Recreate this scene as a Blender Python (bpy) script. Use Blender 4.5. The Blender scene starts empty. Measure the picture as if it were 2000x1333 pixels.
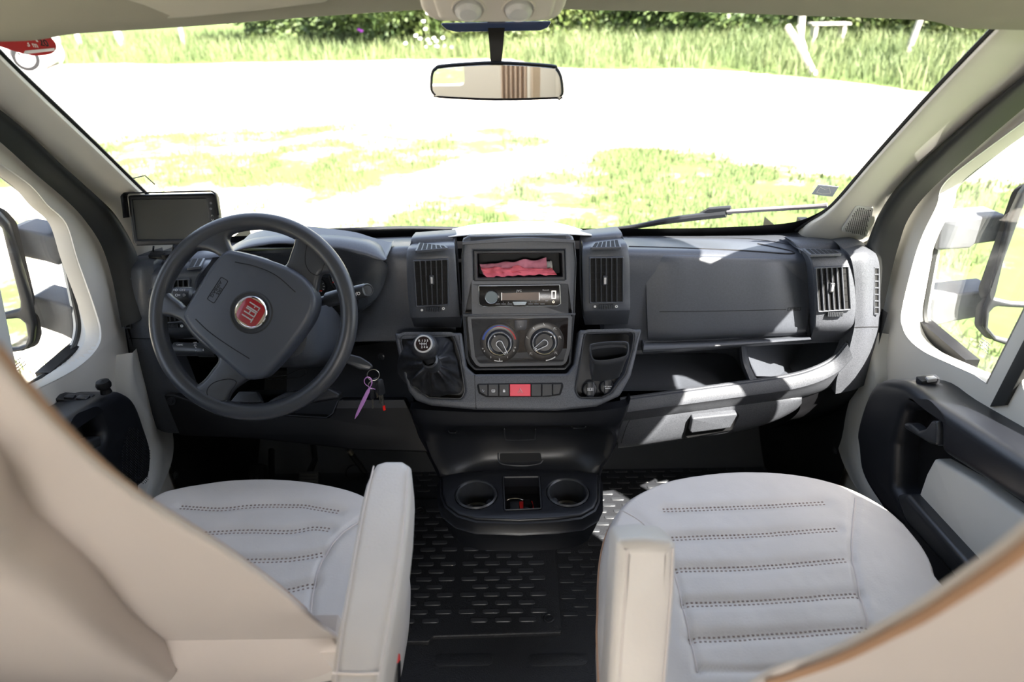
import bpy, bmesh, math, random
from math import sin, cos, tan, pi, radians, sqrt, atan2, exp
from mathutils import Vector, Matrix, noise
from mathutils.geometry import tessellate_polygon
from mathutils.bvhtree import BVHTree
SC = bpy.context.scene
COL = SC.collection
V = Vector
# ------------------------------------------------------------------ camera
FPX = 1333.0
PIT = radians(28.5); ROLL = radians(0.8)
CP, SP = cos(PIT), sin(PIT)
CAM = V((0, 0, 1.45))
cd = bpy.data.cameras.new('camera'); cam = bpy.data.objects.new('camera', cd); COL.objects.link(cam)
cd.sensor_width = 36; cd.lens = 36 * FPX / 2000; cd.clip_start = 0.02; cd.clip_end = 300
cam.location = CAM
cam.matrix_world = Matrix.Translation(CAM) @ Matrix.Rotation(pi / 2 - PIT, 4, 'X') @ Matrix.Rotation(-ROLL, 4, 'Z')
cd.dof.use_dof = True; cd.dof.focus_distance = 1.42; cd.dof.aperture_fstop = 3.6
SC.camera = cam
# ------------------------------------------------------------------ light
w = bpy.data.worlds.new('sky'); SC.world = w; w.use_nodes = True
nt = w.node_tree; bg = nt.nodes['Background']
sky = nt.nodes.new('ShaderNodeTexSky'); sky.sky_type = 'NISHITA'; sky.sun_disc = False
sky.sun_elevation = radians(50); sky.sun_rotation = radians(141); sky.air_density = 1.0; sky.dust_density = 2.0
hsv = nt.nodes.new('ShaderNodeHueSaturation'); hsv.inputs['Saturation'].default_value = 0.62; nt.links.new(sky.outputs[0], hsv.inputs['Color']); nt.links.new(hsv.outputs[0], bg.inputs[0]); bg.inputs[1].default_value = 0.38
SUN = V((1.0, -1.25, 1.90)).normalized()
sd = bpy.data.lights.new('sun', 'SUN'); sd.energy = 23; sd.angle = radians(0.53); sd.color = (1.0, 0.95, 0.86)
so = bpy.data.objects.new('sun', sd); COL.objects.link(so)
so.rotation_euler = (-SUN).to_track_quat('-Z', 'Y').to_euler(); so.location = (6, -8, 12)
SC.view_settings.view_transform = 'Standard'; SC.view_settings.look = 'None'
SC.view_settings.exposure = 0.95; SC.view_settings.gamma = 1; SC.view_settings.use_curve_mapping = False
# added fill lamp under the living area ceiling, brightens the seat backs
hl = bpy.data.lights.new('rear_fill_lamp', 'AREA'); hl.energy = 42; hl.size = 0.7; hl.color = (1, 0.97, 0.93)
ho = bpy.data.objects.new('rear_fill_lamp', hl); COL.objects.link(ho); ho.location = (0, -1.95, 1.93)
# ------------------------------------------------------------------ pixel rays -> points of the place
def ray(px, py):
    u = (px - 1000) / FPX; v = (666.5 - py) / FPX
    u, v = u * cos(ROLL) + v * sin(ROLL), -u * sin(ROLL) + v * cos(ROLL)
    return V((u, CP + v * SP, v * CP - SP))
def WY(px, py, Y):
    d = ray(px, py); return CAM + d * (Y / d.y)
def WX(px, py, X):
    d = ray(px, py); return CAM + d * (X / d.x)
def WZ(px, py, Z):
    d = ray(px, py); return CAM + d * ((Z - CAM.z) / d.z)
def glassY(x, z):
    return 1.20 + (1.40 - z) * 1.034 - 0.14 * ((x + 0.02) / 0.8) ** 2
def G(px, py, off=0.0):
    d = ray(px, py); t = 1.5
    for i in range(60):
        p = CAM + d * t
        t = 0.5 * t + 0.5 * (glassY(p.x, p.z) - off) / d.y
    return CAM + d * t
class Fr:
    def __init__(s, O, n, ex=(1, 0, 0)):
        s.O = V(O); s.n = V(n).normalized(); e = V(ex); e = (e - s.n * e.dot(s.n)).normalized()
        s.ex = e; s.ey = s.n.cross(e)
    def w(s, a, b, h=0.0): return s.O + s.ex * a + s.ey * b + s.n * h
    def p(s, px, py, h=0.0):
        d = ray(px, py); o = s.O + s.n * h
        return CAM + d * ((o - CAM).dot(s.n) / d.dot(s.n))
    def l(s, px, py, h=0.0):
        q = s.p(px, py, h) - s.O; return (q.dot(s.ex), q.dot(s.ey))
    def L(s, pts, h=0.0): return [s.l(x, y, h) for x, y in pts]
    def sub(s, a, b, h=0.0, ang=0.0):
        f = Fr(s.w(a, b, h), s.n, s.ex * cos(ang) + s.ey * sin(ang)); return f
def FrY(px, py, Y, tilt=0.0, yaw=0.0):
    # plane facing the rear of the cab; tilt = leaning so it faces up, yaw>0 faces to +x
    t = radians(tilt); y = radians(yaw)
    return Fr(WY(px, py, Y), (sin(y) * cos(t), -cos(y) * cos(t), sin(t)))
# ------------------------------------------------------------------ polygon helpers
def area2(p): return sum(p[i][0] * p[(i + 1) % len(p)][1] - p[(i + 1) % len(p)][0] * p[i][1] for i in range(len(p)))
def rnd(p, r, seg=5):
    out = []; n = len(p); rs = r if isinstance(r, (list, tuple)) else [r] * n
    for i in range(n):
        a, b, c = V(p[i - 1]), V(p[i]), V(p[(i + 1) % n])
        d1 = a - b; d2 = c - b; l1, l2 = d1.length, d2.length
        if l1 < 1e-9 or l2 < 1e-9: continue
        d1 /= l1; d2 /= l2; ang = d1.angle(d2, pi)
        if rs[i] <= 0 or ang > 3.1: out.append((b.x, b.y)); continue
        t = min(rs[i] / tan(ang / 2), 0.48 * l1, 0.48 * l2)
        q0 = b + d1 * t; q1 = b + d2 * t
        for k in range(seg + 1):
            s = k / seg; q = q0 * (1 - s) ** 2 + b * 2 * s * (1 - s) + q1 * s * s
            out.append((q.x, q.y))
    return out
def cat(p0, p1, p2, p3, t):
    return 0.5 * ((2 * p1) + (p2 - p0) * t + (2 * p0 - 5 * p1 + 4 * p2 - p3) * t * t + (3 * p1 - p0 - 3 * p2 + p3) * t ** 3)
def spl(pts, n, closed=False):
    P = [V(p) for p in pts]; m = len(P); out = []
    rng = m if closed else m - 1
    for i in range(rng):
        if closed: q = [P[(i - 1) % m], P[i], P[(i + 1) % m], P[(i + 2) % m]]
        else: q = [P[i - 1] if i else 2 * P[0] - P[1], P[i], P[i + 1], P[i + 2] if i + 2 < m else 2 * P[-1] - P[-2]]
        for k in range(n): out.append(cat(*q, k / n))
    if not closed: out.append(P[-1])
    return out
def spl2(pts, n=6): return [(q.x, q.y) for q in spl([V((a, b)) for a, b in pts], n, True)]
def circ(c, r, n=32, r2=None, a0=0.0):
    r2 = r if r2 is None else r2
    return [(c[0] + r * cos(2 * pi * k / n + a0), c[1] + r2 * sin(2 * pi * k / n + a0)) for k in range(n)]
def offs(p, d):
    # shrink a loop inwards by d (p given counter-clockwise -> inwards; clockwise -> outwards)
    n = len(p); out = []
    for i in range(n):
        a, b, c = V(p[i - 1]), V(p[i]), V(p[(i + 1) % n])
        e1 = b - a; e2 = c - b
        if e1.length < 1e-9: e1 = e2
        if e2.length < 1e-9: e2 = e1
        e1.normalize(); e2.normalize()
        n1 = V((-e1.y, e1.x)); n2 = V((-e2.y, e2.x)); m = n1 + n2
        if m.length < 1e-6: m = n1.copy()
        m.normalize(); k = max(0.5, m.dot(n1)); q = b + m * (d / k); out.append((q.x, q.y))
    return out
# ------------------------------------------------------------------ mesh builder
WLOC = {}
class MB:
    def __init__(s): s.v = []; s.f = []; s.m = []; s.cm = 0
    def av(s, p): s.v.append(V(p)); return len(s.v) - 1
    def af(s, f): s.f.append(tuple(f)); s.m.append(s.cm)
    def rings(s, R, closed=True, cap0=False, cap1=False):
        idx = [[s.av(p) for p in r] for r in R]; n = len(R[0])
        for i in range(len(R) - 1):
            for j in range(n if closed else n - 1):
                k = (j + 1) % n; s.af((idx[i][j], idx[i][k], idx[i + 1][k], idx[i + 1][j]))
        if cap0: s.af(idx[0][::-1])
        if cap1: s.af(idx[-1])
        return s
    def plate(s, F, outer, h0, h1, bev=0.0, holes=(), seg=2, bev0=0.0, back=True):
        if area2(outer) < 0: outer = outer[::-1]
        hs = [h if area2(h) < 0 else h[::-1] for h in holes]
        prof = []
        if bev0 > 0:
            for k in range(seg + 1):
                a = pi / 2 * k / seg; prof.append((bev0 * (1 - sin(a)), h0 + bev0 * (1 - cos(a))))
        else: prof.append((0, h0))
        if bev > 0:
            for k in range(seg + 1):
                a = pi / 2 * k / seg; prof.append((bev * (1 - cos(a)), h1 - bev * (1 - sin(a))))
        else: prof.append((0, h1))
        caps = {}
        loops = [outer] + hs
        for li, lp in enumerate(loops):
            idx = []
            for d, h in prof:
                q = offs(lp, d) if d > 1e-9 else lp
                idx.append([s.av(F.w(a, b, h)) for a, b in q])
                if h == prof[0][1] and len(idx) == 1: caps.setdefault(0, []).append((q, idx[0]))
            caps.setdefault(1, []).append((q, idx[-1]))
            n = len(lp)
            for i in range(len(idx) - 1):
                for j in range(n):
                    k = (j + 1) % n; s.af((idx[i][j], idx[i][k], idx[i + 1][k], idx[i + 1][j]))
        for c in ((0, 1) if back else (1,)):
            flat = []; ids = []
            for q, ix in caps[c]: flat.append([V((a, b, 0)) for a, b in q]); ids += ix
            for t in tessellate_polygon(flat):
                if len(set(t)) == 3: s.af((ids[t[0]], ids[t[1]], ids[t[2]]) if c else (ids[t[0]], ids[t[2]], ids[t[1]]))
        return s
    def box(s, F, a0, a1, b0, b1, h0, h1, bev=0.0, seg=2):
        return s.plate(F, [(a0, b0), (a1, b0), (a1, b1), (a0, b1)], h0, h1, bev, seg=seg)
    def tube(s, pts, r, seg=8, closed=False, caps=True, flat=1.0, up=None):
        P = [V(p) for p in pts]; n = len(P)
        rs = r if isinstance(r, (list, tuple)) else [r] * n
        R = []; N = None
        for i in range(n):
            if closed: T = P[(i + 1) % n] - P[i - 1]
            else: T = P[min(i + 1, n - 1)] - P[max(i - 1, 0)]
            if T.length < 1e-9: T = V((0, 0, 1))
            T.normalize()
            if up is not None: N = V(up) - T * V(up).dot(T)
            elif N is None:
                N = T.orthogonal()
            else: N = N - T * N.dot(T)
            N.normalize(); B = T.cross(N)
            R.append([P[i] + (N * cos(2 * pi * k / seg) * flat + B * sin(2 * pi * k / seg)) * rs[i] for k in range(seg)])
        if closed: R.append(R[0])
        return s.rings(R, True, caps and not closed, caps and not closed)
    def lathe(s, F, prof, n=32, c=(0, 0), sx=1.0, sy=1.0, cap0=False, cap1=False):
        R = [[F.w(c[0] + r * sx * cos(2 * pi * k / n), c[1] + r * sy * sin(2 * pi * k / n), h) for k in range(n)] for r, h in prof]
        return s.rings(R, True, cap0, cap1)
    def sheet(s, rows, nu=4, nv=4, back=None, lin=False):
        if lin: nv_rows = rows
        R = [spl(r, nu) if nu > 1 else [V(p) for p in r] for r in rows]
        if nv > 1 and not lin:
            C = [spl([R[i][j] for i in range(len(R))], nv) for j in range(len(R[0]))]
            R = [[C[j][i] for j in range(len(C))] for i in range(len(C[0]))]
        s.grid(R, back); return s
    def grid(s, R, back=None):
        a = [[s.av(p) for p in r] for r in R]; n, m = len(R), len(R[0])
        for i in range(n - 1):
            for j in range(m - 1): s.af((a[i][j], a[i][j + 1], a[i + 1][j + 1], a[i + 1][j]))
        if back is not None:
            bk = V(back); b = [[s.av(p + bk) for p in r] for r in R]
            for i in range(n - 1):
                for j in range(m - 1): s.af((b[i][j], b[i + 1][j], b[i + 1][j + 1], b[i][j + 1]))
            for i in range(n - 1):
                s.af((a[i][0], a[i + 1][0], b[i + 1][0], b[i][0])); s.af((a[i][-1], b[i][-1], b[i + 1][-1], a[i + 1][-1]))
            for j in range(m - 1):
                s.af((a[0][j], b[0][j], b[0][j + 1], a[0][j + 1])); s.af((a[-1][j], a[-1][j + 1], b[-1][j + 1], b[-1][j]))
    def mesh(s, me, M, mat=None):
        o = len(s.v)
        for vv in me.vertices: s.v.append(M @ vv.co)
        for p in me.polygons: s.af([i + o for i in p.vertices])
    def bvh(s): return BVHTree.FromPolygons([tuple(v) for v in s.v], s.f)
    def build(s, name, mat, parent=None, ang=35, fix=True, smooth=True):
        me = bpy.data.meshes.new(name)
        if s.v:
            lo = V([min(v[i] for v in s.v) for i in range(3)]); hi = V([max(v[i] for v in s.v) for i in range(3)])
            c = (lo + hi) / 2
        else: c = V((0, 0, 0))
        me.from_pydata([v - c for v in s.v], [], s.f)
        mats = mat if isinstance(mat, (list, tuple)) else [mat]
        for mm in mats: me.materials.append(mm)
        if len(mats) > 1:
            for i, p in enumerate(me.polygons): p.material_index = s.m[i]
        me.validate()
        if fix:
            bm = bmesh.new(); bm.from_mesh(me); bmesh.ops.recalc_face_normals(bm, faces=bm.faces); bm.to_mesh(me); bm.free()
        if smooth:
            for p in me.polygons: p.use_smooth = True
            me.set_sharp_from_angle(angle=radians(ang))
        o = bpy.data.objects.new(name, me); COL.objects.link(o)
        pl = V((0, 0, 0))
        if parent is not None: o.parent = parent; pl = WLOC[parent.name]
        o.location = c - pl; WLOC[o.name] = c
        return o
def tag(o, label, cat=None, group=None, kind=None):
    if label: o['label'] = label
    if cat: o['category'] = cat
    if group: o['group'] = group
    if kind: o['kind'] = kind
    return o
def thing(name, loc, label, cat, group=None):
    o = bpy.data.objects.new(name, None); COL.objects.link(o); o.empty_display_size = 0.05
    o.location = V(loc); WLOC[o.name] = V(loc)
    return tag(o, label, cat, group)
def struct(name, mb, mat, parent=None, **k):
    o = mb.build(name, mat, parent, **k)
    if parent is None: o['kind'] = 'structure'
    return o
TXC = {}
def textmesh(t):
    if t in TXC: return TXC[t]
    c = bpy.data.curves.new('t', 'FONT'); c.body = t; c.size = 1; c.align_x = 'CENTER'; c.align_y = 'CENTER'; c.extrude = 0.02; c.resolution_u = 3; c.offset = 0.012
    o = bpy.data.objects.new('t', c); COL.objects.link(o)
    dg = bpy.context.evaluated_depsgraph_get(); me = bpy.data.meshes.new_from_object(o.evaluated_get(dg))
    bpy.data.objects.remove(o); TXC[t] = me; return me
def put_text(mb, F, t, a, b, size, ang=0.0, h=0.001, sx=1.0):
    ca, sa = cos(ang), sin(ang)
    X = (F.ex * ca + F.ey * sa) * size * sx; Y = (-F.ex * sa + F.ey * ca) * size; Z = F.n * size
    O = F.w(a, b, h)
    M = Matrix(((X.x, Y.x, Z.x, O.x), (X.y, Y.y, Z.y, O.y), (X.z, Y.z, Z.z, O.z), (0, 0, 0, 1)))
    mb.mesh(textmesh(t), M)
# ------------------------------------------------------------------ materials
def M_(name, col, rough=0.5, metal=0.0, bump=0.0, scale=400.0, vary=0.0, vscale=6.0, spec=0.5, coat=0.0, emit=None, dist=0.001, col2=None, sheen=0.0):
    m = bpy.data.materials.new(name); m.use_nodes = True; n = m.node_tree; b = n.nodes['Principled BSDF']
    b.inputs['Base Color'].default_value = (*col, 1); b.inputs['Roughness'].default_value = rough
    b.inputs['Metallic'].default_value = metal; b.inputs['Specular IOR Level'].default_value = spec
    b.inputs['Coat Weight'].default_value = coat
    if sheen: b.inputs['Sheen Weight'].default_value = sheen
    tc = n.nodes.new('ShaderNodeNewGeometry')
    if bump > 0:
        t = n.nodes.new('ShaderNodeTexNoise'); t.inputs['Scale'].default_value = scale; t.inputs['Detail'].default_value = 2
        n.links.new(tc.outputs['Position'], t.inputs['Vector'])
        bp = n.nodes.new('ShaderNodeBump'); bp.inputs['Strength'].default_value = bump; bp.inputs['Distance'].default_value = dist
        n.links.new(t.outputs['Fac'], bp.inputs['Height']); n.links.new(bp.outputs['Normal'], b.inputs['Normal'])
    if vary > 0 or col2:
        t = n.nodes.new('ShaderNodeTexNoise'); t.inputs['Scale'].default_value = vscale; t.inputs['Detail'].default_value = 4
        n.links.new(tc.outputs['Position'], t.inputs['Vector'])
        r = n.nodes.new('ShaderNodeValToRGB'); r.color_ramp.elements[0].position = 0.35; r.color_ramp.elements[1].position = 0.65
        c2 = col2 if col2 else tuple(min(1, c * (1 + vary)) for c in col); c1 = col if col2 else tuple(c * (1 - vary) for c in col)
        r.color_ramp.elements[0].color = (*c1, 1); r.color_ramp.elements[1].color = (*c2, 1)
        n.links.new(t.outputs['Fac'], r.inputs['Fac']); n.links.new(r.outputs['Color'], b.inputs['Base Color'])
    return m
def M_glass(name, tint=(1, 1, 1), refl=0.06):
    m = bpy.data.materials.new(name); m.use_nodes = True; n = m.node_tree; n.nodes.clear()
    o = n.nodes.new('ShaderNodeOutputMaterial'); t = n.nodes.new('ShaderNodeBsdfTransparent'); g = n.nodes.new('ShaderNodeBsdfGlossy')
    t.inputs[0].default_value = (*tint, 1); g.inputs['Roughness'].default_value = 0.0
    x = n.nodes.new('ShaderNodeMixShader'); lw = n.nodes.new('ShaderNodeLayerWeight'); pw = n.nodes.new('ShaderNodeMath'); pw.operation = 'POWER'; pw.inputs[1].default_value = 4.0
    f = n.nodes.new('ShaderNodeMapRange'); f.inputs['To Min'].default_value = refl * .5; f.inputs['To Max'].default_value = .6
    n.links.new(lw.outputs['Facing'], pw.inputs[0]); n.links.new(pw.outputs[0], f.inputs['Value']); n.links.new(f.outputs[0], x.inputs[0]); n.links.new(t.outputs[0], x.inputs[1]); n.links.new(g.outputs[0], x.inputs[2]); n.links.new(x.outputs[0], o.inputs[0])
    return m
DASH = M_('dash_plastic', (0.056, 0.061, 0.072), 0.40, bump=0.35, scale=900, dist=0.0004, vary=0.08, vscale=300)
DASHG = M_('dash_grained_plastic', (0.066, 0.070, 0.080), 0.5, bump=0.6, scale=700, dist=0.0005, vary=0.25, vscale=500)
DARK = M_('dark_plastic', (0.018, 0.019, 0.022), 0.45, bump=0.2, scale=800, dist=0.0003)
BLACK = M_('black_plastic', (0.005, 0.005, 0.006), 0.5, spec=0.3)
VOID = M_('vent_black', (0.003, 0.003, 0.003), 0.8)
GLOSS = M_('gloss_black', (0.006, 0.005, 0.005), 0.16, spec=0.25)
SATIN = M_('satin_black', (0.03, 0.032, 0.036), 0.30)
WHEEL = M_('wheel_urethane', (0.040, 0.043, 0.050), 0.30, bump=0.5, scale=1200, dist=0.0003)
PAD = M_('airbag_pad', (0.056, 0.063, 0.080), 0.36, bump=0.5, scale=1300, dist=0.0003)
CREAM = M_('cream_trim', (0.60, 0.575, 0.515), 0.5, bump=0.2, scale=900, dist=0.0003)
GREYTRIM = M_('pale_grey_trim', (0.56, 0.56, 0.53), 0.5, bump=0.2, scale=900, dist=0.0003)
LEATHER = M_('cream_leather', (0.64, 0.595, 0.555), 0.42, bump=0.35, scale=260, dist=0.0008, vary=0.03, vscale=12)
LEATHER2 = M_('pink_cream_leather', (0.65, 0.585, 0.55), 0.45, bump=0.3, scale=260, dist=0.0008)
PIPING = M_('tan_piping', (0.40, 0.24, 0.15), 0.5)
THREAD = M_('stitch_thread', (0.30, 0.23, 0.20), 0.8)
LINER = M_('headliner', (0.30, 0.285, 0.225), 0.85, bump=0.3, scale=900, dist=0.0004)
CONS = M_('overhead_plastic', (0.62, 0.58, 0.50), 0.5)
RUBBER = M_('door_seal_rubber', (0.02, 0.021, 0.02), 0.5)
MAT_ = M_('floor_rubber', (0.016, 0.017, 0.020), 0.5, bump=0.9, scale=260, dist=0.0015)
CARPET = M_('footwell_liner', (0.05, 0.052, 0.052), 0.8, bump=0.6, scale=500, dist=0.001)
CHROME = M_('chrome', (0.8, 0.8, 0.8), 0.12, metal=1.0)
STEEL = M_('steel', (0.5, 0.48, 0.42), 0.3, metal=1.0)
SILVER = M_('silver_paint', (0.5, 0.5, 0.5), 0.35, metal=0.5)
RED = M_('emblem_red', (0.33, 0.010, 0.018), 0.3, coat=0.4)
HAZ = M_('hazard_red', (0.75, 0.035, 0.07), 0.35)
BRED = M_('bright_red', (0.8, 0.02, 0.015), 0.4)
CONSOLE = M_('console_black', (0.010, 0.011, 0.014), 0.36, bump=0.2, scale=800, dist=0.0003)
DRED = M_('dial_red', (0.40, 0.02, 0.02), 0.5)
BLUE = M_('dial_blue', (0.012, 0.06, 0.32), 0.5)
WHITE = M_('white_print', (0.75, 0.75, 0.75), 0.5)
GREYP = M_('grey_print', (0.22, 0.23, 0.25), 0.5)
PAPER = M_('white_paper', (0.85, 0.85, 0.84), 0.8)
PINK = M_('pink_paper', (0.62, 0.22, 0.30), 0.7, bump=0.8, scale=60, dist=0.004, vary=0.15, vscale=30)
PINKR = M_('red_pink_paper', (0.65, 0.12, 0.16), 0.7, bump=0.8, scale=60, dist=0.004)
LILAC = M_('lilac_plastic', (0.55, 0.25, 0.62), 0.35)
GLASS = M_glass('clear_glass')
MIRROR = M_('mirror_glass', (0.86, 0.88, 0.86), 0.0, metal=1.0)
SCREEN = M_('monitor_screen', (0.045, 0.046, 0.042), 0.22)
CASING = M_('door_casing_plastic', (0.010, 0.011, 0.015), 0.42, bump=0.3, scale=700, dist=0.0004)
NAVY = M_('tinted_blue', (0.03, 0.05, 0.13), 0.2)
# =================================================================== the setting: cab shell
XL, XR = -0.90, 0.88
XPL, XPR = -0.885, 0.862
FLOOR = Fr((0, 0, 0), (0, 0, 1))
def matmix_ground():
    m = bpy.data.materials.new('gravel_and_grass'); m.use_nodes = True; n = m.node_tree; b = n.nodes['Principled BSDF']
    b.inputs['Roughness'].default_value = 0.95; b.inputs['Specular IOR Level'].default_value = 0.1
    g = n.nodes.new('ShaderNodeNewGeometry'); a = n.nodes.new('ShaderNodeAttribute'); a.attribute_name = 'grass'
    t = n.nodes.new('ShaderNodeTexNoise'); t.inputs['Scale'].default_value = 1.7; t.inputs['Detail'].default_value = 9; t.inputs['Roughness'].default_value = 0.78
    n.links.new(g.outputs['Position'], t.inputs['Vector'])
    ad = n.nodes.new('ShaderNodeMath'); ad.operation = 'ADD'; n.links.new(t.outputs['Fac'], ad.inputs[0]); n.links.new(a.outputs['Fac'], ad.inputs[1])
    r = n.nodes.new('ShaderNodeValToRGB'); e = r.color_ramp.elements; e[0].position = 0.475; e[0].color = (0.55, 0.50, 0.43, 1); e[1].position = 0.545; e[1].color = (0.085, 0.118, 0.040, 1)
    x = r.color_ramp.elements.new(0.505); x.color = (0.27, 0.23, 0.165, 1)
    mp = n.nodes.new('ShaderNodeMapRange'); mp.inputs['From Min'].default_value = 0; mp.inputs['From Max'].default_value = 2
    n.links.new(ad.outputs[0], mp.inputs['Value']); n.links.new(mp.outputs[0], r.inputs['Fac'])
    t2 = n.nodes.new('ShaderNodeTexNoise'); t2.inputs['Scale'].default_value = 9; t2.inputs['Detail'].default_value = 5
    n.links.new(g.outputs['Position'], t2.inputs['Vector'])
    hs = n.nodes.new('ShaderNodeHueSaturation'); mr = n.nodes.new('ShaderNodeMapRange'); mr.inputs['To Min'].default_value = 0.75; mr.inputs['To Max'].default_value = 1.25
    n.links.new(t2.outputs['Fac'], mr.inputs['Value']); n.links.new(mr.outputs[0], hs.inputs['Value']); n.links.new(r.outputs['Color'], hs.inputs['Color'])
    n.links.new(hs.outputs[0], b.inputs['Base Color'])
    return m
GZ = -0.68
def verge(x):
    pts = [(-60, 20.3), (0, 20), (1.0, 17.6), (5, 17.2), (7, 15), (8, 13), (11, 11.5), (40, 11.5)]
    for (a, p), (b, q) in zip(pts, pts[1:]):
        if a <= x <= b: return p + (q - p) * (x - a) / (b - a)
    return 20
def nearb(x):
    pts = [(-60, 10.5), (-8, 10.5), (-3, 11.6), (0, 11.4), (1.0, 9.9), (4, 8.6), (8, 7.5), (60, 7.5)]
    for (a, p), (b, q) in zip(pts, pts[1:]):
        if a <= x <= b: return p + (q - p) * (x - a) / (b - a)
    return 10
def grassmask(x, y):
    wob = 0.5 * noise.noise(V((x * 0.5, y * 0.5, 3)))
    m = 0.5 + 0.5 * max(-1, min(1, (y - verge(x) + wob) / 0.5))
    n2 = 0.5 + 0.5 * max(-1, min(1, (nearb(x) + wob - y) / 0.9))
    big = 0.5 + 0.5 * noise.noise(V((x * 0.33 + 4, y * 0.55, 1)))
    track = exp(-((y - (6.4 + 0.95 * (x + 2.2))) / 0.6) ** 2) * 0.30 if -6 < x < 2 else 0
    if x < -2.2 and y < 7.6: track += .12
    right = 0.12 if x > 1 else 0.05
    return max(m * 0.85, n2 * (0.42 + 0.24 * big + right - track))
def build_ground():
    mb = MB(); X = [-45 + 0.3 * i for i in range(301)]; Y = [-20 + 0.3 * i for i in range(301)]
    R = [[V((x, y, GZ + 0.03 * noise.noise(V((x * 0.4, y * 0.4, 0))) + max(0, y - 24) * 0.03)) for x in X] for y in Y]
    mb.grid(R)
    o = struct('ground', mb, matmix_ground(), fix=False)
    at = o.data.attributes.new('grass', 'FLOAT', 'POINT')
    at.data.foreach_set('value', [grassmask(x, y) for y in Y for x in X])
build_ground()
GRASS = M_('meadow_grass', (0.062, 0.092, 0.027), 0.7, col2=(0.14, 0.165, 0.065), vscale=0.9)
LEAF = M_('bush_leaf', (0.022, 0.045, 0.010), 0.6, col2=(0.08, 0.115, 0.027), vscale=1.6)
LEAF2 = M_('light_bush_leaf', (0.05, 0.085, 0.016), 0.6, col2=(0.12, 0.145, 0.04), vscale=1.6)
def blades(n, place, hmin, hmax, wd, seed):
    rg = random.Random(seed); mb = MB(); k = 0
    while k < n:
        q = place(rg)
        if q is None: continue
        x, y = q; h = rg.uniform(hmin, hmax); a = rg.uniform(0, 2 * pi); ww = wd * rg.uniform(0.6, 1.3)
        z0 = GZ + 0.03 * noise.noise(V((x * 0.4, y * 0.4, 0))) + max(0, y - 24) * 0.03 - 0.01
        dx, dy = cos(a) * ww, sin(a) * ww; lx, ly = rg.uniform(-.4, .4) * h, rg.uniform(-.4, .4) * h
        i = len(mb.v)
        mb.v += [V((x - dx, y - dy, z0)), V((x + dx, y + dy, z0)), V((x + dx * .6 + lx * .4, y + dy * .6 + ly * .4, z0 + h * .6)), V((x - dx * .6 + lx * .4, y - dy * .6 + ly * .4, z0 + h * .6)), V((x + lx, y + ly, z0 + h))]
        mb.af((i, i + 1, i + 2, i + 3)); mb.af((i + 3, i + 2, i + 4)); k += 1
    return mb
def pl_near(rg):
    x = rg.uniform(-7, 7); y = rg.uniform(2.5, 12)
    s = noise.noise(V((x * 1.3, y * 1.3, 0))) * 0.5 + 0.5
    return (x, y) if grassmask(x, y) + s > 1.02 else None
def pl_verge(rg):
    x = rg.uniform(-20, 20); y = rg.uniform(11, 27)
    if abs(x) > 0.85 * y + 1: return None
    return (x, y) if y > verge(x) + rg.uniform(-0.1, 0.8) else None
g1 = blades(26000, pl_near, 0.04, 0.13, 0.008, 3).build('grass_tufts', GRASS, fix=False, smooth=False)
tag(g1, 'short patchy grass growing through the pale gravel in front of the cab', 'grass', kind='stuff')
g2 = blades(34000, pl_verge, 0.18, 0.55, 0.016, 4).build('meadow_grass', GRASS, fix=False, smooth=False)
tag(g2, 'tall meadow grass along the far edge of the gravel', 'grass', kind='stuff')
def leafball(name, n, seed, mat, sm=.022, sM=.045):
    rg = random.Random(seed); mb = MB()
    lumps = [(V((rg.uniform(-.75, .75), rg.uniform(-.5, .5), rg.uniform(0.15, .95))), rg.uniform(.3, .5)) for _ in range(16)]
    for i in range(n):
        c, r = rg.choice(lumps); d = V((rg.gauss(0, 1), rg.gauss(0, 1), rg.gauss(0, 1))).normalized()
        p = c + d * r * rg.uniform(.75, 1.05)
        if p.z < 0.0: p.z = rg.uniform(0, .2)
        a = (d + V((rg.gauss(0, .6), rg.gauss(0, .6), rg.gauss(0, .6)))).normalized(); e = a.orthogonal().normalized(); f = a.cross(e); s = rg.uniform(sm, sM)
        k = len(mb.v); mb.v += [p - e * s, p + f * s * .6, p + e * s, p - f * s * .6]; mb.af((k, k + 1, k + 2, k + 3))
    # dark woody core that the leaves sit on
    return mb.build(name, mat, fix=False, smooth=False)
bl = leafball('bush', 9000, 1, LEAF); bl2 = leafball('bush', 9000, 2, LEAF2)
bs = [(-6.2, 25.5, 2.6, 1.7, bl, 'dark green bush, leftmost of the hedge behind the verge'),
      (-3.6, 25.0, 2.4, 1.9, bl, 'dark bush of the hedge left of the overhead console'),
      (-1.9, 24.0, 1.9, 2.2, bl2, 'light green leafy bush just left of the rear-view mirror stem'),
      (1.4, 27.0, 2.6, 1.9, bl2, 'pale bush of the hedge just right of the rear-view mirror stem'),
      (4.6, 27.0, 2.7, 2.1, bl, 'green bush of the hedge, second right of the mirror stem'),
      (8.4, 26.5, 2.9, 2.1, bl, 'dark bush of the hedge beside the leaning fence post'),
      (12.6, 26.0, 3.0, 2.0, bl2, 'light green bush behind the wooden bench'),
      (17.0, 24.5, 3.0, 2.0, bl2, 'rightmost bush of the hedge next to the right windscreen pillar')]
bs = [(x, y, s * 1.45, h * 1.5, c, l) for x, y, s, h, c, l in bs]
for i, (x, y, s, h, src, lab) in enumerate(bs):
    if i == 0: o = bl
    elif i == 2: o = bl2
    else: o = src.copy(); COL.objects.link(o)
    o.location = (x, y, GZ + h * .48 + 0.05); o.scale = (s, s * .7, h); o.rotation_euler.z = i * 1.3
    tag(o, lab, 'bush', 'hedge bushes behind the verge')
WOODG = M_('weathered_wood', (0.42, 0.38, 0.33), 0.9, vary=0.2, vscale=8)
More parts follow.
